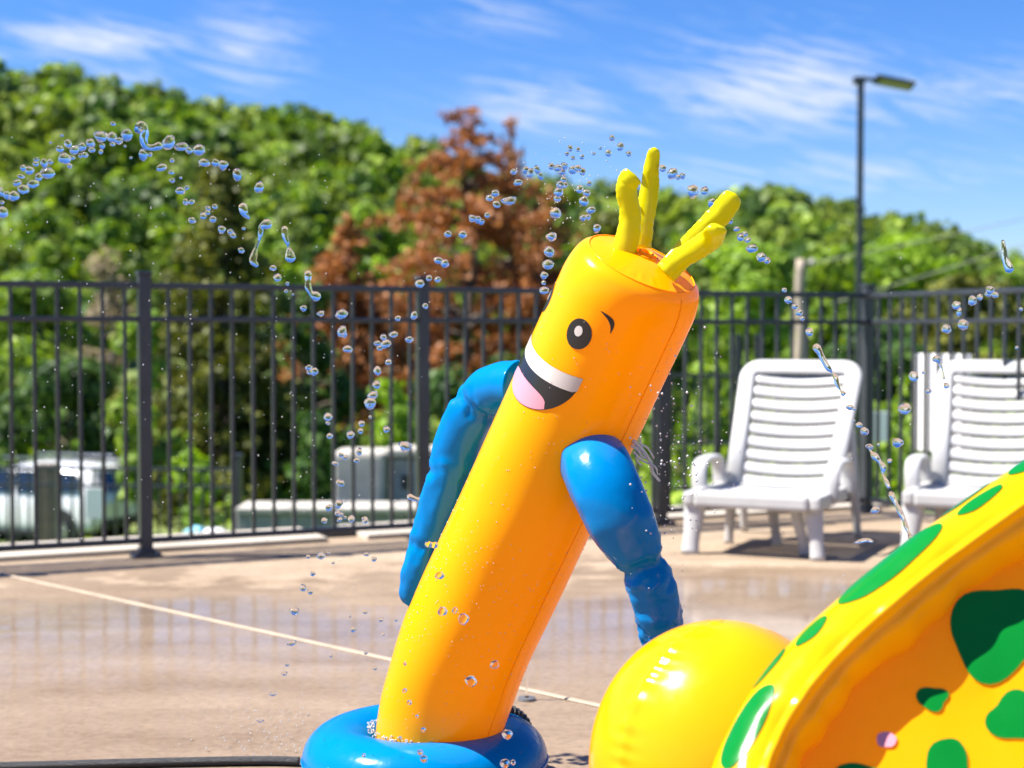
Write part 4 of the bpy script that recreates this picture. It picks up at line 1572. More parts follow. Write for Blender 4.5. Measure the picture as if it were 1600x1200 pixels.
def base_ring():
    c = Vector((TC[0].x - 0.02, 3.86, 0))
    t = thing('float_ring', 'round blue inflatable ring base holding up the orange tube', 'float ring', c)
    RM, rm = 0.212, 0.098
    vs, fs = [], []
    nu, nv = 96, 36
    for i in range(nu):
        u = 2 * math.pi * i / nu
        for j in range(nv):
            v = 2 * math.pi * j / nv
            r = rm * (1 + 0.012 * mnoise.noise((math.cos(u) * 2, math.sin(u) * 2, v)))
            z = r * math.sin(v) * 0.92
            z = max(z, -0.075)
            vs.append(((RM + r * math.cos(v)) * math.cos(u), (RM + r * math.cos(v)) * math.sin(u), z + 0.078))
    for i in range(nu):
        for j in range(nv):
            a, b = i * nv + j, i * nv + (j + 1) % nv
            c_, d_ = ((i + 1) % nu) * nv + j, ((i + 1) % nu) * nv + (j + 1) % nv
            fs.append((a, c_, d_, b))
    mesh('ring', vs, fs, M['blue'], t, True)
    # weld seam round the outside
    pts = [Vector(((RM + rm + 0.001) * math.cos(a), (RM + rm + 0.001) * math.sin(a), 0.078)) for a in (2 * math.pi * k / 96 for k in range(97))]
    v2, f2 = sweep(pts, [0.0022] * 97, Vector((0, 0, 1)), 6, None, False)
    mesh('weld_seam', v2, f2, M['blue'], t, True)
    # froth round the foot of the tube
    bm = bmesh.new()
    for i in range(300):
        a = rng.uniform(math.pi * 0.9, math.pi * 2.05)
        rr = 0.158 + rng.uniform(-0.004, 0.012)
        p = Vector((0.02 + rr * math.cos(a) + 0.006, -0.02 + rr * math.sin(a), 0.162 + rng.uniform(-0.006, 0.008)))
        bmesh.ops.create_icosphere(bm, subdivisions=1, radius=rng.uniform(0.0009, 0.0028), matrix=Matrix.Translation(p))
    stuff(bm_obj('froth', bm, M['mist'], t, True))
    # beads on the ring
    bm = bmesh.new()
    for i in range(260):
        u = rng.uniform(0, 2 * math.pi); v = rng.uniform(0.1, 2.4)
        r = rng.choice((0.0009, 0.0013, 0.0018))
        bmesh.ops.create_icosphere(bm, subdivisions=1, radius=r, matrix=Matrix.Translation(((RM + rm * math.cos(v)) * math.cos(u), (RM + rm * math.cos(v)) * math.sin(u), rm * math.sin(v) * 0.92 + 0.078)))
    stuff(bm_obj('water_beads', bm, M['beads'], t, True))
    return t
base_ring()

# hose feeding the ring, and its ribbed connector behind the tube
def hose():
    pts = [ground(-80, 1207), ground(60, 1204), ground(200, 1200), ground(330, 1197), ground(420, 1196), ground(468, 1197)]
    pts = [Vector((p.x, p.y, 0.0125)) for p in pts]
    o = tube('garden_hose', pts, [0.0125] * len(pts), M['rubber'], None, 14, 80, Vector((0, 0, 1)))
    tag(o, 'black wet garden hose lying along the deck to the blue ring', 'hose')
    t = thing('hose_connector', 'short ribbed black hose with a grey fitting behind the orange tube', 'hose connector', ground(810, 1160))
    org = t.location.copy()
    cs = catmull([tuple(at(772, 1108, 3.98)), tuple(at(790, 1111, 3.98)), tuple(at(806, 1118, 3.99)), tuple(at(818, 1131, 4.0)), tuple(at(823, 1150, 4.02)), tuple(at(826, 1185, 4.1))], 60)
    cs = [Vector(c) - org for c in cs]
    vs, fs = sweep(cs, [0.0175 + (0.0026 if (i // 2) % 2 else -0.0008) for i in range(60)], Vector((0, -1, 0)), 14)
    mesh('ribbed_hose', vs, fs, M['rubber'], t, True)
    a, b = at(779, 1106, 3.975) - org, at(789, 1111, 3.978) - org
    vs, fs = sweep([a, a.lerp(b, 0.3), a.lerp(b, 0.7), b], [0.021, 0.0225, 0.0225, 0.021], Vector((0, -1, 0)), 14)
    mesh('collar', vs, fs, M['brass'], t, True)
hose()

# ------------------------------------------------------------------ yellow spotted inflatable in the foreground
def yellow_toy():
    n = Vector((-0.10, -0.80, 0.59)).normalized()
    p0 = at(1420, 1010, 2.62)
    # axes in the plane
    ex = Vector((1, 0, 0)); ex = (ex - n * ex.dot(n)).normalized()
    ey = n.cross(ex)
    if ey.z < 0: ey = -ey
    def pl(px, py, lift=0.0):
        return on_plane(px, py, p0 + n * lift, n)
    # rim path: traced where it shows, then carried on round to close the shape
    trace = [(1168, 1260), (1196, 1180), (1240, 1105), (1300, 1036), (1370, 972), (1450, 906), (1530, 848), (1620, 786), (1720, 728), (1840, 684)]
    rim = [pl(x, y, 0.02) for x, y in trace]
    def loc(p):
        q = p - p0
        return q.dot(ex), q.dot(ey)
    pts2 = [loc(p) for p in rim]
    # far side of the disc
    a0, b0 = pts2[0], pts2[-1]
    extra = [(b0[0] + 0.16, b0[1] - 0.10), (b0[0] + 0.22, b0[1] - 0.34), (b0[0] + 0.10, b0[1] - 0.66), (b0[0] - 0.2, b0[1] - 0.90), (a0[0] + 0.25, a0[1] - 0.42), (a0[0] + 0.07, a0[1] - 0.26), (a0[0] - 0.005, a0[1] - 0.10)]
    loop = pts2 + extra
    # drop onto the deck
    low = min((p0 + ex * x + ey * y).z for x, y in loop)
    cent = Vector((sum(p[0] for p in loop) / len(loop), sum(p[1] for p in loop) / len(loop)))
    base = p0 + ex * cent.x + ey * cent.y
    org = Vector((base.x, base.y + 0.1, 0))
    t = thing('inflatable_sprinkler', 'big yellow inflatable toy with green spots standing in the foreground', 'inflatable toy', org)
    def part(name, vs, fs, mat, parent=t, smooth=True):
        return mesh(name, [Vector(v) - org for v in vs], fs, mat, parent, smooth)
    # closed Catmull loop
    def closed(pts, N):
        m = len(pts)
        out = []
        for i in range(N):
            u = i / N * m
            k = int(u); f = u - k
            a, b, c, d_ = (np.array(pts[(k + q - 1) % m], float) for q in range(4))
            out.append(0.5 * ((2 * b) + (-a + c) * f + (2 * a - 5 * b + 4 * c - d_) * f * f + (-a + 3 * b - 3 * c + d_) * f ** 3))
        return out
    NL = 260
    lp = closed(loop, NL)
    rr = 0.062
    seg = 80
    vs, fs = [], []
    cs = [p0 + ex * q[0] + ey * q[1] for q in lp]
    fr = []
    for i in range(NL):
        tg = (cs[(i + 1) % NL] - cs[i - 1]).normalized()
        outw = n.cross(tg).normalized()
        if outw.dot(cs[i] - base) < 0: outw = -outw
        fr.append((tg, outw))
    def rim_pt(i, a, off=0.0):
        """a=0 faces outwards, a=pi/2 faces the viewer side (along n), a=pi inwards"""
        tg, ow = fr[i % NL]
        i = i % NL
        ca, sa = math.cos(a), math.sin(a)
        r = rr
        # broad outer shoulder, puckered inner lip
        kx = 1.12 if ca > 0 else 1.0
        pk = 0.0
        if ca < 0.35:
            g = min(1, (0.35 - ca))
            pk = g * (0.15 * math.sin(i * 0.22 + 1.1 * math.sin(i * 0.05)) + 0.07 * math.sin(i * 0.53) + 0.10 * mnoise.noise((i * 0.09, sa, 3.0)))
        r *= 1 + pk * 0.55 + 0.02 * mnoise.noise((i * 0.06, ca, sa))
        # weld ridge at the front inner shoulder
        rg = 0.011 * math.exp(-((a - 1.85) / 0.075) ** 2) * (1 + 0.35 * mnoise.noise((i * 0.21, 1.0, 7.0))) - 0.006 * math.exp(-((a - 2.12) / 0.12) ** 2)
        return cs[i] + ow * (ca * r * kx + off * ca) + n * (sa * r * 1.28 + 0.028 + off * sa) + (ow * math.cos(a) + n * math.sin(a)) * rg
    for i in range(NL):
        for j in range(seg):
            vs.append(rim_pt(i, 2 * math.pi * j / seg))
    for i in range(NL):
        for j in range(seg):
            a, b = i * seg + j, i * seg + (j + 1) % seg
            c_, d_ = ((i + 1) % NL) * seg + j, ((i + 1) % NL) * seg + (j + 1) % seg
            fs.append((a, c_, d_, b))
    rim_o = part('rim', vs, fs, M['yellow'])
    # inner panel, gently pillowed
    vs, fs = [], []
    nr = 16
    c0 = base
    def panel_pt(q, i):
        b = cs[i % NL]
        p = c0.lerp(b, q)
        return p + n * (0.030 - 0.02 * (1 - q * q) + 0.012 * math.sin(q * 7) * 0.3)
    for k in range(nr + 1):
        q = 0.001 + (0.985) * k / nr
        for i in range(0, NL, 2):
            vs.append(panel_pt(q, i))
    w = NL // 2
    for k in range(nr):
        for i in range(w):
            a, b = k * w + i, k * w + (i + 1) % w
            fs.append((a, b, b + w, a + w))
    panel = part('inner_panel', vs, fs, M['panel'])
    back = part('back_panel', [Vector(v) - n * 0.10 for v in vs], [tuple(reversed(f)) for f in fs], M['inner'])
    # spots on the panel
    blobs = [(1560, 985, 78, 70, 'spot', 7), (1457, 1092, 24, 18, 'spot', 2), (1583, 1122, 42, 36, 'spot', 4), (1480, 1190, 33, 36, 'spot', 5), (1385, 1157, 15, 13, 'pink', 6),
             (1345, 1222, 52, 26, 'spot', 8), (1690, 1080, 60, 50, 'spot', 9), (1680, 900, 40, 42, 'spot', 10), (1640, 1260, 46, 40, 'spot', 12), (1800, 980, 44, 40, 'spot', 13), (1760, 1200, 44, 50, 'spot', 14)]
    for (x, y, a, b, mk, sd) in blobs:
        m = 44
        ringp = []
        for i in range(m):
            th = 2 * math.pi * i / m
            k = 1 + 0.30 * mnoise.noise((math.cos(th) * 0.9 + sd * 3.1, math.sin(th) * 0.9, sd)) + 0.06 * math.cos(3 * th + sd)
            ringp.append((x + a * k * math.cos(th), y + b * k * math.sin(th)))
        def onp(px, py):
            # hit the pillowed panel: iterate on its depth profile
            lift = 0.0
            for _ in range(4):
                p = on_plane(px, py, p0 + n * lift, n)
                dl = p - base
                dx_, dy_ = dl.dot(ex), dl.dot(ey)
                an = math.atan2(dy_, dx_)
                bi = min(range(0, NL, 4), key=lambda i: abs(math.atan2(math.sin(math.atan2((cs[i] - base).dot(ey), (cs[i] - base).dot(ex)) - an), math.cos(math.atan2((cs[i] - base).dot(ey), (cs[i] - base).dot(ex)) - an))))
                q = min(1, math.hypot(dx_, dy_) / (cs[bi] - base).length)
                lift = 0.030 - 0.02 * (1 - q * q) + 0.012 * math.sin(q * 7) * 0.3
            return p + n * 0.004
        v = [onp(x, y)]
        for f_ in (0.5, 1.0):
            for (qx, qy) in ringp:
                v.append(onp(x + (qx - x) * f_, y + (qy - y) * f_))
        f = []
        for i in range(m):
            k = (i + 1) % m
            f.append((0, 1 + k, 1 + i))
            f.append((1 + i, 1 + k, 1 + m + k, 1 + m + i))
        ck = (v[f[0][1]] - v[0]).cross(v[f[0][2]] - v[0]).dot(n)
        if ck < 0:
            f = [tuple(reversed(q)) for q in f]
        part('spot', v, f, M[mk], panel)
    # spots wrapped over the rim (index along rim from pixel position, angle across)
    def rim_index(px, py):
        return min(range(NL), key=lambda i: (proj(rim_pt(i, 0.75))[0] - px) ** 2 + (proj(rim_pt(i, 0.75))[1] - py) ** 2)
    for (px, py, la, da, ac, sd) in ((1405, 905, 15, 0.50, 0.86, 1), (1285, 1010, 5.0, 0.22, 0.85, 2), (1225, 1054, 6.0, 0.28, 0.45, 3), (1183, 1150, 12, 0.42, 0.95, 4),
                                     (1527, 795, 7.5, 0.26, 0.40, 5), (1543, 815, 6, 0.2, 1.02, 6), (1640, 745, 8, 0.4, 0.8, 7), (1150, 1300, 8, 0.4, 0.8, 8)):
        ci = rim_index(px, py)
        m = 36
        v = []
        rings = 4
        for f_ in range(1, rings + 1):
            for i in range(m):
                th = 2 * math.pi * i / m
                k = (1 + 0.14 * mnoise.noise((math.cos(th) + sd * 2.3, math.sin(th), sd))) * f_ / rings
                fi = ci + la * k * math.cos(th)
                i0 = math.floor(fi); fr_ = fi - i0
                a_ = ac + da * k * math.sin(th)
                v.append(rim_pt(i0, a_, 0.0022).lerp(rim_pt(i0 + 1, a_, 0.0022), fr_))
        i0 = math.floor(ci)
        v.append(rim_pt(i0, ac, 0.0022))
        f = [((i + 1) % m, i, len(v) - 1) for i in range(m)]
        for r_ in range(rings - 1):
            for i in range(m):
                k = (i + 1) % m
                f.append((r_ * m + i, r_ * m + k, (r_ + 1) * m + k, (r_ + 1) * m + i))
        part('spot', v, f, M['spot'], rim_o)
    # the rounded side float that stands beside the disc
    cb = at(1128, 1200, 2.80)
    rad = 0.245
    ztop = at(1150, 974, 2.78).z
    cz = ztop - rad * 1.08
    vs, fs = [], []
    nu, nv = 180, 170
    for j in range(nv + 1):
        v_ = j / nv
        if v_ < 0.55:
            q = v_ / 0.55
            z = 0.02 + (cz - 0.02) * q
            r = rad * (0.80 + 0.22 * math.sin(math.pi * min(1, q * 0.86 + 0.12)))
            r = rad * (0.86 + 0.14 * q) if q > 0.15 else rad * (0.70 + 0.16 * q / 0.15 + 0.14 * q)
        else:
            a = (v_ - 0.55) / 0.45 * math.pi / 2
            z = cz + rad * 1.08 * math.sin(a)
            r = rad * math.cos(a)
        for i in range(nu):
            u = 2 * math.pi * i / nu
            # welded ridge over the crown, puckered
            rd = abs(math.atan2(math.sin(u - 1.2 * math.pi), math.cos(u - 1.2 * math.pi)))
            pk = 0.0045 * math.exp(-(rd * max(r, 0.02) / 0.011) ** 2) + 0.0016 * math.exp(-(rd * max(r, 0.02) / 0.03) ** 2) * math.sin(v_ * 170 + 1.8 * math.sin(v_ * 31))
            k = 1 + 0.012 * mnoise.noise((math.cos(u) * 1.4, math.sin(u) * 1.4, z * 4))
            vs.append(Vector((cb.x + r * k * math.cos(u) * 1.0, cb.y + r * k * math.sin(u) * 0.92, z)) + Vector((math.cos(u) * math.cos(min(1.5, v_)), math.sin(u) * math.cos(min(1.5, v_)), 0.5)) * pk)
    for j in range(nv):
        for i in range(nu):
            a, b = j * nu + i, j * nu + (i + 1) % nu
            fs.append((a, b, b + nu, a + nu))
    fs.append(tuple(reversed(range(nu))))
    part('side_float', vs, fs, M['float'])
    # foot under the disc so that it stands on the deck
    fz = max(0.06, low)
    ft = []
    fb = base + ey * (min(p[1] for p in loop) - cent.y) * 0.75
    cs2 = [Vector((fb.x - 0.35 + 0.1 * k, fb.y + 0.22, 0.12)) for k in range(8)]
    v2, f2 = sweep(cs2, [0.05, 0.11, 0.12, 0.12, 0.12, 0.12, 0.11, 0.05], Vector((0, -1, 0)), 22)
    part('foot_float', v2, f2, M['yellow'])
    return t
yellow_toy()

# ------------------------------------------------------------------ deck jet
def jet():
    c = ground(823, 1094)
    t = thing('deck_nozzle', 'round flush metal water jet nozzle set in the deck', 'nozzle', (c.x, c.y, 0))
    bm = bmesh.new()
    bmesh.ops.create_cone(bm, segments=36, radius1=0.029, radius2=0.027, depth=0.008, cap_ends=True, matrix=Matrix.Translation((0, 0, 0.005)))
    bm_obj('plate', bm, M['drain'], t)
    bm = bmesh.new()
    bmesh.ops.create_cone(bm, segments=20, radius1=0.007, radius2=0.006, depth=0.006, cap_ends=True, matrix=Matrix.Translation((0, 0, 0.011)))
    bm_obj('outlet', bm, M['trim'], t)
    top = at(825, 998, c.y).z
    n = 40
    cs = [Vector((c.x + 0.0012 * mnoise.noise((i * 0.4, 0, 0)) + 0.003 * (i / n), c.y, 0.012 + (top - 0.012) * i / (n - 1))) for i in range(n)]
    vs, fs = sweep(cs, [0.0036 + 0.0014 * mnoise.noise((i * 0.55, 3, 0)) + (0.001 if i > 30 else 0) for i in range(n)], Vector((0, -1, 0)), 12)
    tag(mesh('water_jet', vs, fs, M['water'], None, True), 'thin upright jet of water rising from the deck nozzle', 'water jet')
jet()

# ------------------------------------------------------------------ flying water
def drop_meshes():
    out = []
    for k in range(8):
        bm = bmesh.new()
        bmesh.ops.create_icosphere(bm, subdivisions=3, radius=1)
        for v in bm.verts:
            v.co *= 1 + 0.26 * mnoise.noise(v.co * 1.3 + Vector((k * 5.1, 0, 0))) + 0.10 * mnoise.noise(v.co * 3.1 + Vector((0, k * 3.3, 0)))
        me = bpy.data.meshes.new('water_drop')
        bm.to_mesh(me); bm.free()
        me.polygons.foreach_set('use_smooth', [True] * len(me.polygons))
        me.materials.append(M['water'])
        out.append(me)
    return out
DM = drop_meshes()
def drops(lst, sc, ox, oy, Y, label, group, yr=0.05):
    for (cx, cy_, w, h) in lst:
        yy = Y + rng.uniform(-yr, yr)
        p = at(ox + cx / sc, oy + cy_ / sc, yy)
        rw, rh = w / sc / 2 / F * yy, h / sc / 2 / F * yy
        o = bpy.data.objects.new('water_drop', rng.choice(DM))
        col.objects.link(o)
        o.location = p
        o.scale = (rw, (rw + rh) / 2, rh)
        o.rotation_euler = (rng.uniform(-0.25, 0.25), rng.uniform(-0.45, 0.45), rng.uniform(0, 6.28) if abs(w - h) < 8 else rng.uniform(-0.3, 0.3))
        big = max(w, h) / sc
        size = 'large' if big > 17 else ('small' if big < 9.5 else 'medium')
        form = 'tall' if h > 1.22 * w else ('flattened' if w > 1.22 * h else 'round')
        tag(o, '%s %s %s' % (size, form, label), 'water drop', group)
def strand(lst, sc, ox, oy, Y, label):
    pts = [at(ox + x / sc, oy + y / sc, Y + 0.01 * math.sin(i)) for i, (x, y, r) in enumerate(lst)]
    rad = [r / sc / F * Y for (_, _, r) in lst]
    # lead in and out so that the ends are round
    d0 = (pts[0] - pts[1]).normalized(); d1 = (pts[-1] - pts[-2]).normalized()
    P = [pts[0] + d0 * rad[0] * 0.95, pts[0] + d0 * rad[0] * 0.6] + pts + [pts[-1] + d1 * rad[-1] * 0.6, pts[-1] + d1 * rad[-1] * 0.95]
    Rr = [rad[0] * 0.15, rad[0] * 0.75] + rad + [rad[-1] * 0.75, rad[-1] * 0.15]
    o = tube('water_strand', P, Rr, M['water'], None, 14, len(P) * 6)
    tag(o, label, 'water strand')
A = [(15,742,44,62),(10,692,22,20),(8,640,20,50),(35,655,40,40),(70,660,50,52),(117,627,56,46),(166,600,58,40),(194,565,34,42),(86,594,42,32),(106,562,34,22),(115,520,28,32),(148,532,42,44),(183,478,30,20),(180,498,32,26),(220,495,34,50),(252,490,26,28),(240,545,70,54),(300,425,40,36),(340,398,34,44),(372,430,40,50),(322,472,60,56),(348,510,26,26),(362,468,28,24),(410,415,44,40),(452,396,42,46),(425,455,34,28),(460,430,34,26),(404,458,22,26),(512,411,26,28),(504,439,22,24),(505,363,66,54),(558,366,54,48),(563,401,24,22),(594,385,42,32),(565,298,26,20),(309,356,18,16),(253,392,14,14),(636,355,54,66),(625,410,16,14),(715,455,44,58),(752,453,20,24),(655,468,16,14),(845,392,56,76),(910,413,70,38),(945,432,34,34),(995,430,56,58),(860,482,24,24),(1023,494,56,38),(1077,494,34,38),(1116,506,48,48),(1187,554,44,62),(1295,617,42,58)]
A2 = [(808,518,52,36),(856,542,28,22),(862,583,30,22),(903,569,14,14),(902,634,46,38),(934,619,26,24),(928,690,28,32),(958,689,32,24),(1042,721,28,22),(1038,743,26,26),(1016,760,34,34),(1074,713,28,26),(1065,776,34,34),(960,782,40,30),(1108,828,36,40),(1152,839,32,28),(1166,858,30,28),(1219,822,20,16),(1206,932,32,28),(1365,1020,32,30),(1388,1069,40,40),(1437,1098,18,20),(1431,1135,18,18)]
drops(A, 3.2, 0, 100, 4.06, 'clear water drop in the high spray arc in front of the wooded hill', 'water drops in the high spray arc')
drops(A2, 3.2, 0, 100, 4.06, 'clear water drop in the loose string falling in front of the dark juniper', 'water drops falling past the juniper')
strand([(690,330,20),(708,310,26),(722,345,22),(718,380,20),(730,412,17),(765,418,16),(795,410,20)], 3.2, 0, 100, 4.06, 'kinked ribbon of water at the crest of the high spray arc')
strand([(1335,800,26),(1308,815,14),(1302,850,12),(1294,885,6),(1282,915,8),(1272,950,16),(1265,985,18),(1282,1005,12)], 3.2, 0, 100, 4.06, 'long hooked strand of water hanging in front of the juniper')
strand([(1424,825,16),(1425,860,15),(1435,890,12),(1442,915,6),(1448,945,20),(1452,968,26)], 3.2, 0, 100, 4.06, 'upright strand of water with a swollen foot beside the hooked strand')
strand([(1541,1050,19),(1540,1085,15),(1542,1120,17),(1556,1146,14),(1580,1162,25)], 3.2, 0, 100, 4.06, 'bent strand of water crossing the top rail of the fence')
strand([(1215,715,22),(1222,745,19),(1242,768,9)], 3.2, 0, 100, 4.06, 'short comma shaped strand of water above the hooked strand')
D = [(78,1062,36,30),(164,1088,36,28),(25,992,14,12),(268,1090,60,46),(549,1112,32,26),(630,1097,34,42),(687,1050,28,30),(660,938,46,40),(705,910,30,34),(748,917,32,30),(752,822,46,36),(784,838,42,40),(799,690,36,36),(873,693,40,38),(921,612,38,36),(948,618,34,36),(966,628,34,30),(996,596,30,26),(1008,509,38,34),(1037,486,36,38),(1043,542,40,34),(1105,524,72,40),(1128,379,36,28),(1150,432,42,34),(1190,370,38,38),(1212,385,34,52),(1246,368,30,46),(1262,400,26,44)]
D2 = [(1318,352,34,34),(1350,360,44,36),(1382,352,40,40),(1370,380,42,40),(1424,370,42,40),(1450,362,36,36),(1472,378,32,40),(1378,420,36,32),(1362,445,40,40),(1352,480,44,50),(1345,515,36,32),(1385,445,28,32),(1338,585,52,56),(1316,704,50,42),(1305,778,46,56),(1300,842,58,48),(1280,897,38,38),(1278,934,22,26),(1280,972,48,38),(1460,466,42,38),(1492,485,40,38),(1480,525,44,48),(1505,438,28,26),(1515,570,48,36),(1475,610,34,30),(1500,605,34,28),(1543,662,34,46),
      (1410,262,26,34),(1450,268,20,24),(1395,290,22,22),(1425,310,24,22),(1470,305,22,26),(1530,290,20,14),(1562,262,18,16)]
drops(D, 3.2, 450, 150, 4.06, 'clear water drop in the arc in front of the rust brown dead tree', 'water drops in front of the dead tree')
drops(D2, 3.2, 450, 150, 3.86, 'clear water drop in the plume beside the head of the orange tube', 'water drops beside the orange head')
E = [(722,190,42,50),(745,205,24,22),(765,200,24,26),(680,168,36,30),(806,264,42,56),(855,262,30,36),(887,313,36,38),(957,385,40,26),(990,421,26,22),(1006,455,30,34),(1024,443,24,24),(1036,467,30,22),(1053,502,48,34),(1092,538,38,38),(1116,552,26,28),(470,42,22,26),(505,78,28,36),(455,105,26,30),(540,108,28,22),(508,222,12,14)]
drops(E, 2.667, 780, 200, 3.45, 'clear water drop in the string falling from the yellow antennae', 'water drops beside the antennae')
Fd = [(601,8,22,20),(618,50,32,32),(645,76,28,26),(663,102,30,28),(676,128,22,20),(705,183,34,34),(875,497,34,22),(893,503,20,14),(890,553,12,12),(913,570,28,24),(935,597,36,32),(957,660,34,20),(1040,720,24,20),(980,925,40,28),(993,652,12,12)]
drops(Fd, 2.667, 1000, 450, 3.4, 'clear water drop falling in front of the first white lounger', 'water drops in front of the first lounger')
Fd2 = [(1140,368,36,46),(1236,296,36,30),(1180,352,14,12),(1200,429,28,22),(1276,407,24,26),(1104,502,52,48),(1075,645,44,38),(1276,170,36,42),(1347,152,44,46),(1318,72,36,36),(1330,100,20,40),(1385,52,32,46),(1417,38,24,28),(1450,24,26,26),(1458,8,30,36),(1480,28,26,28),(1570,248,16,14),(1588,88,16,16)]
drops(Fd2, 2.667, 1000, 450, 3.3, 'clear water drop flying in front of the side fence and sign board', 'water drops in front of the side fence')
strand([(736,247,17),(752,275,12),(768,307,12),(786,335,12),(800,352,4),(815,372,12),(822,400,9),(835,425,5),(848,440,11)], 2.667, 1000, 450, 3.4, 'beaded strand of water crossing the top of the lounger backrest')
strand([(955,662,7),(962,680,5),(978,700,15),(1000,725,9),(1014,748,13),(1012,775,6),(1025,805,10),(1036,828,8)], 2.667, 1000, 450, 3.4, 'knotted strand of water between the two white loungers')
strand([(1046,858,13),(1058,880,10),(1070,905,9),(1085,935,12),(1100,965,9),(1108,992,10),(1120,1020,6),(1131,1045,12),(1147,1075,9)], 2.667, 1000, 450, 3.4, 'beaded strand of water falling towards the yellow rim')
strand([(895,1062,5),(920,1055,9),(945,1050,9),(967,1056,7)], 2.667, 1000, 450, 3.4, 'short level strand of water low down between the loungers')
strand([(1250,315,6),(1262,345,4),(1266,375,7)], 2.667, 1000, 450, 3.3, 'fine thread of water in front of the white sign board')
strand([(1567, 377, 2.5), (1569, 390, 4), (1571, 405, 5), (1577, 420, 7)], 1.0, 0, 0, 3.3, 'upright streak of water above the side fence rail')
Cc = [(253,52,36,56),(264,70,28,30),(280,136,44,34),(206,148,10,10),(97,223,36,24),(100,243,28,26),(125,242,32,38),(495,68,42,30),(448,80,30,32),(420,110,34,26),(458,112,48,40),(430,130,30,28),(568,92,40,28),(470,197,32,28),(419,238,34,46),(415,303,36,40),(398,352,48,36),(383,390,52,54),(187,455,40,42),(187,484,22,14),(195,544,30,28),(292,539,36,38),(340,521,26,26),(345,486,32,28),(461,513,30,32),(386,455,14,18),(249,632,26,24),(268,645,28,24),(335,617,26,36),(222,672,32,20),(322,658,30,22),(549,592,58,48),(246,764,42,32),(238,862,34,44),(190,880,34,32),(232,906,28,26),(248,912,26,22),(242,935,28,18),(268,926,16,16),(297,932,30,36),(170,940,28,28),(362,938,26,36),(352,930,16,14),(155,1105,36,34),(94,1110,22,20),(190,1093,14,14),(212,1138,18,14),(367,1098,28,20),(403,1120,26,26)]
drops(Cc, 3.0, 450, 500, 4.08, 'clear water drop falling in front of the fence pickets and retaining wall', 'water drops in front of the fence pickets')
strand([(570,828,14),(600,840,11),(625,845,16)], 3.0, 450, 500, 4.0, 'dumbbell shaped water strand beside the rear blue arm')
strand([(655,1050,15),(672,1053,12),(688,1055,17)], 3.0, 450, 500, 3.4, 'short water strand at the edge of the orange tube')
Hh = [(657,112,34,26),(667,241,38,32),(710,237,18,24),(742,268,42,38),(768,489,40,40),(852,430,34,28),(547,566,18,18),(598,663,20,18),(531,523,18,16),(587,745,22,20),(600,768,28,26),(897,680,36,38),(888,784,36,36),(918,780,18,20),(385,755,14,14),(531,428,14,12),(515,692,12,12),(575,615,12,12)]
drops(Hh, 2.286, 400, 850, 3.3, 'clear water drop flying in front of the orange tube body', 'water drops in front of the orange tube', 0.05)
H2 = [(168,157,24,26),(194,170,22,20),(233,42,26,26),(204,106,18,18),(137,240,34,26),(347,306,22,18),(446,270,18,18),(129,354,34,18),(110,430,18,14),(102,463,22,14),(425,443,18,16),(60,535,26,16),(390,242,18,16),(336,258,12,10),(500,272,12,10),(392,388,14,12),(268,400,12,10),(455,322,14,12),(16,632,26,10)]
drops(H2, 2.286, 400, 850, 4.1, 'clear water drop falling over the wet deck', 'water drops over the wet deck')

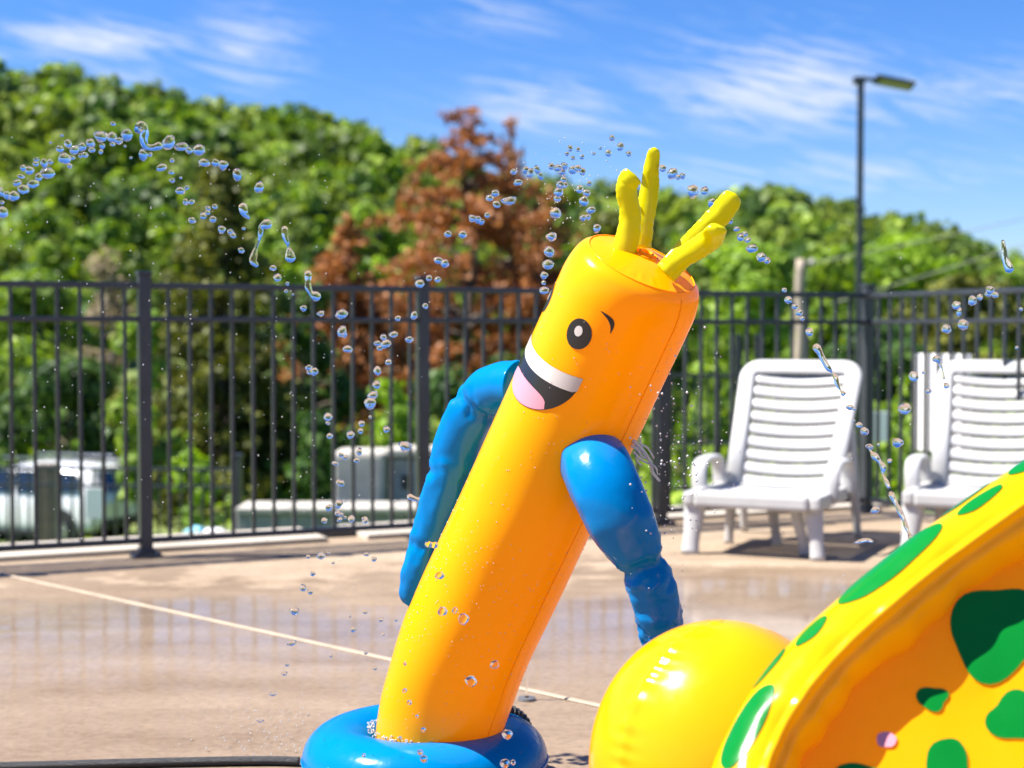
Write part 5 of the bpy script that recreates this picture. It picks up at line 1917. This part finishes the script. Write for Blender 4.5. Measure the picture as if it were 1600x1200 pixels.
def spray():
    bm = bmesh.new()
    def speck(px, py, Y, r):
        bmesh.ops.create_icosphere(bm, subdivisions=1, radius=r, matrix=Matrix.Translation(at(px, py, Y)))
    for i in range(330):
        px = rng.uniform(0, 520); py = rng.uniform(210, 860)
        speck(px, py, rng.uniform(4.0, 4.2), rng.choice((0.0009, 0.0012, 0.0016, 0.0022)))
    for i in range(230):
        px = min(1180, max(985, rng.gauss(1060, 36))); py = rng.gauss(710, 75)
        speck(px, py, rng.uniform(3.2, 3.5), rng.choice((0.0008, 0.0011, 0.0015, 0.0022, 0.003)))
    for i in range(110):
        speck(rng.gauss(885, 45), rng.gauss(285, 40), rng.uniform(3.45, 3.6), rng.choice((0.0009, 0.0013, 0.002)))
    for i in range(150):
        speck(rng.uniform(400, 700), rng.uniform(420, 1000), rng.uniform(4.0, 4.2), rng.choice((0.0008, 0.0012, 0.0018)))
    for i in range(120):
        speck(rng.uniform(1000, 1600), rng.uniform(380, 1000), rng.uniform(3.2, 3.5), rng.choice((0.0008, 0.0011, 0.0016)))
    for i in range(260):
        g = ground(rng.gauss(430, 70), rng.uniform(1105, 1195))
        bmesh.ops.create_icosphere(bm, subdivisions=1, radius=rng.choice((0.0008, 0.0012, 0.0018, 0.0024)), matrix=Matrix.Translation((g.x, g.y, abs(rng.gauss(0.0, 0.018)) + 0.003)))
    o = stuff(bm_obj('fine_spray', bm, M['mist'], None, True))
    tag(o, 'fine mist of tiny water specks drifting across the splash area', 'spray')
spray()

def splash():
    # torn sheet of water flung off the back of the tube, above the right arm
    t = thing('water_splash', 'torn branching splash of water flung off behind the blue arm', 'splash', at(1000, 700, 3.45))
    org = t.location.copy()
    br = [[(984, 685, 3.2), (995, 694, 3.4), (1006, 706, 3.2), (1016, 722, 2.8), (1020, 738, 2.6), (1031, 752, 2.0)],
          [(986, 696, 2.2), (996, 702, 2.4), (1004, 714, 2.0), (1012, 716, 1.6)],
          [(990, 706, 1.8), (999, 716, 2.0), (1008, 722, 1.6), (1018, 726, 1.2)],
          [(1000, 682, 1.5), (1002, 694, 2.0), (1012, 700, 1.8), (1022, 716, 1.4)],
          [(994, 712, 1.3), (997, 722, 1.6), (1004, 728, 1.2)],
          [(1014, 724, 1.5), (1024, 730, 1.6), (1028, 742, 1.0)]]
    for b in br:
        pts = [at(x, y, 3.45 + 0.004 * i) - org for i, (x, y, r) in enumerate(b)]
        tube('rivulet', pts, [r / F * 3.45 for _, _, r in b], M['mist'], t, 8, 26)
splash()
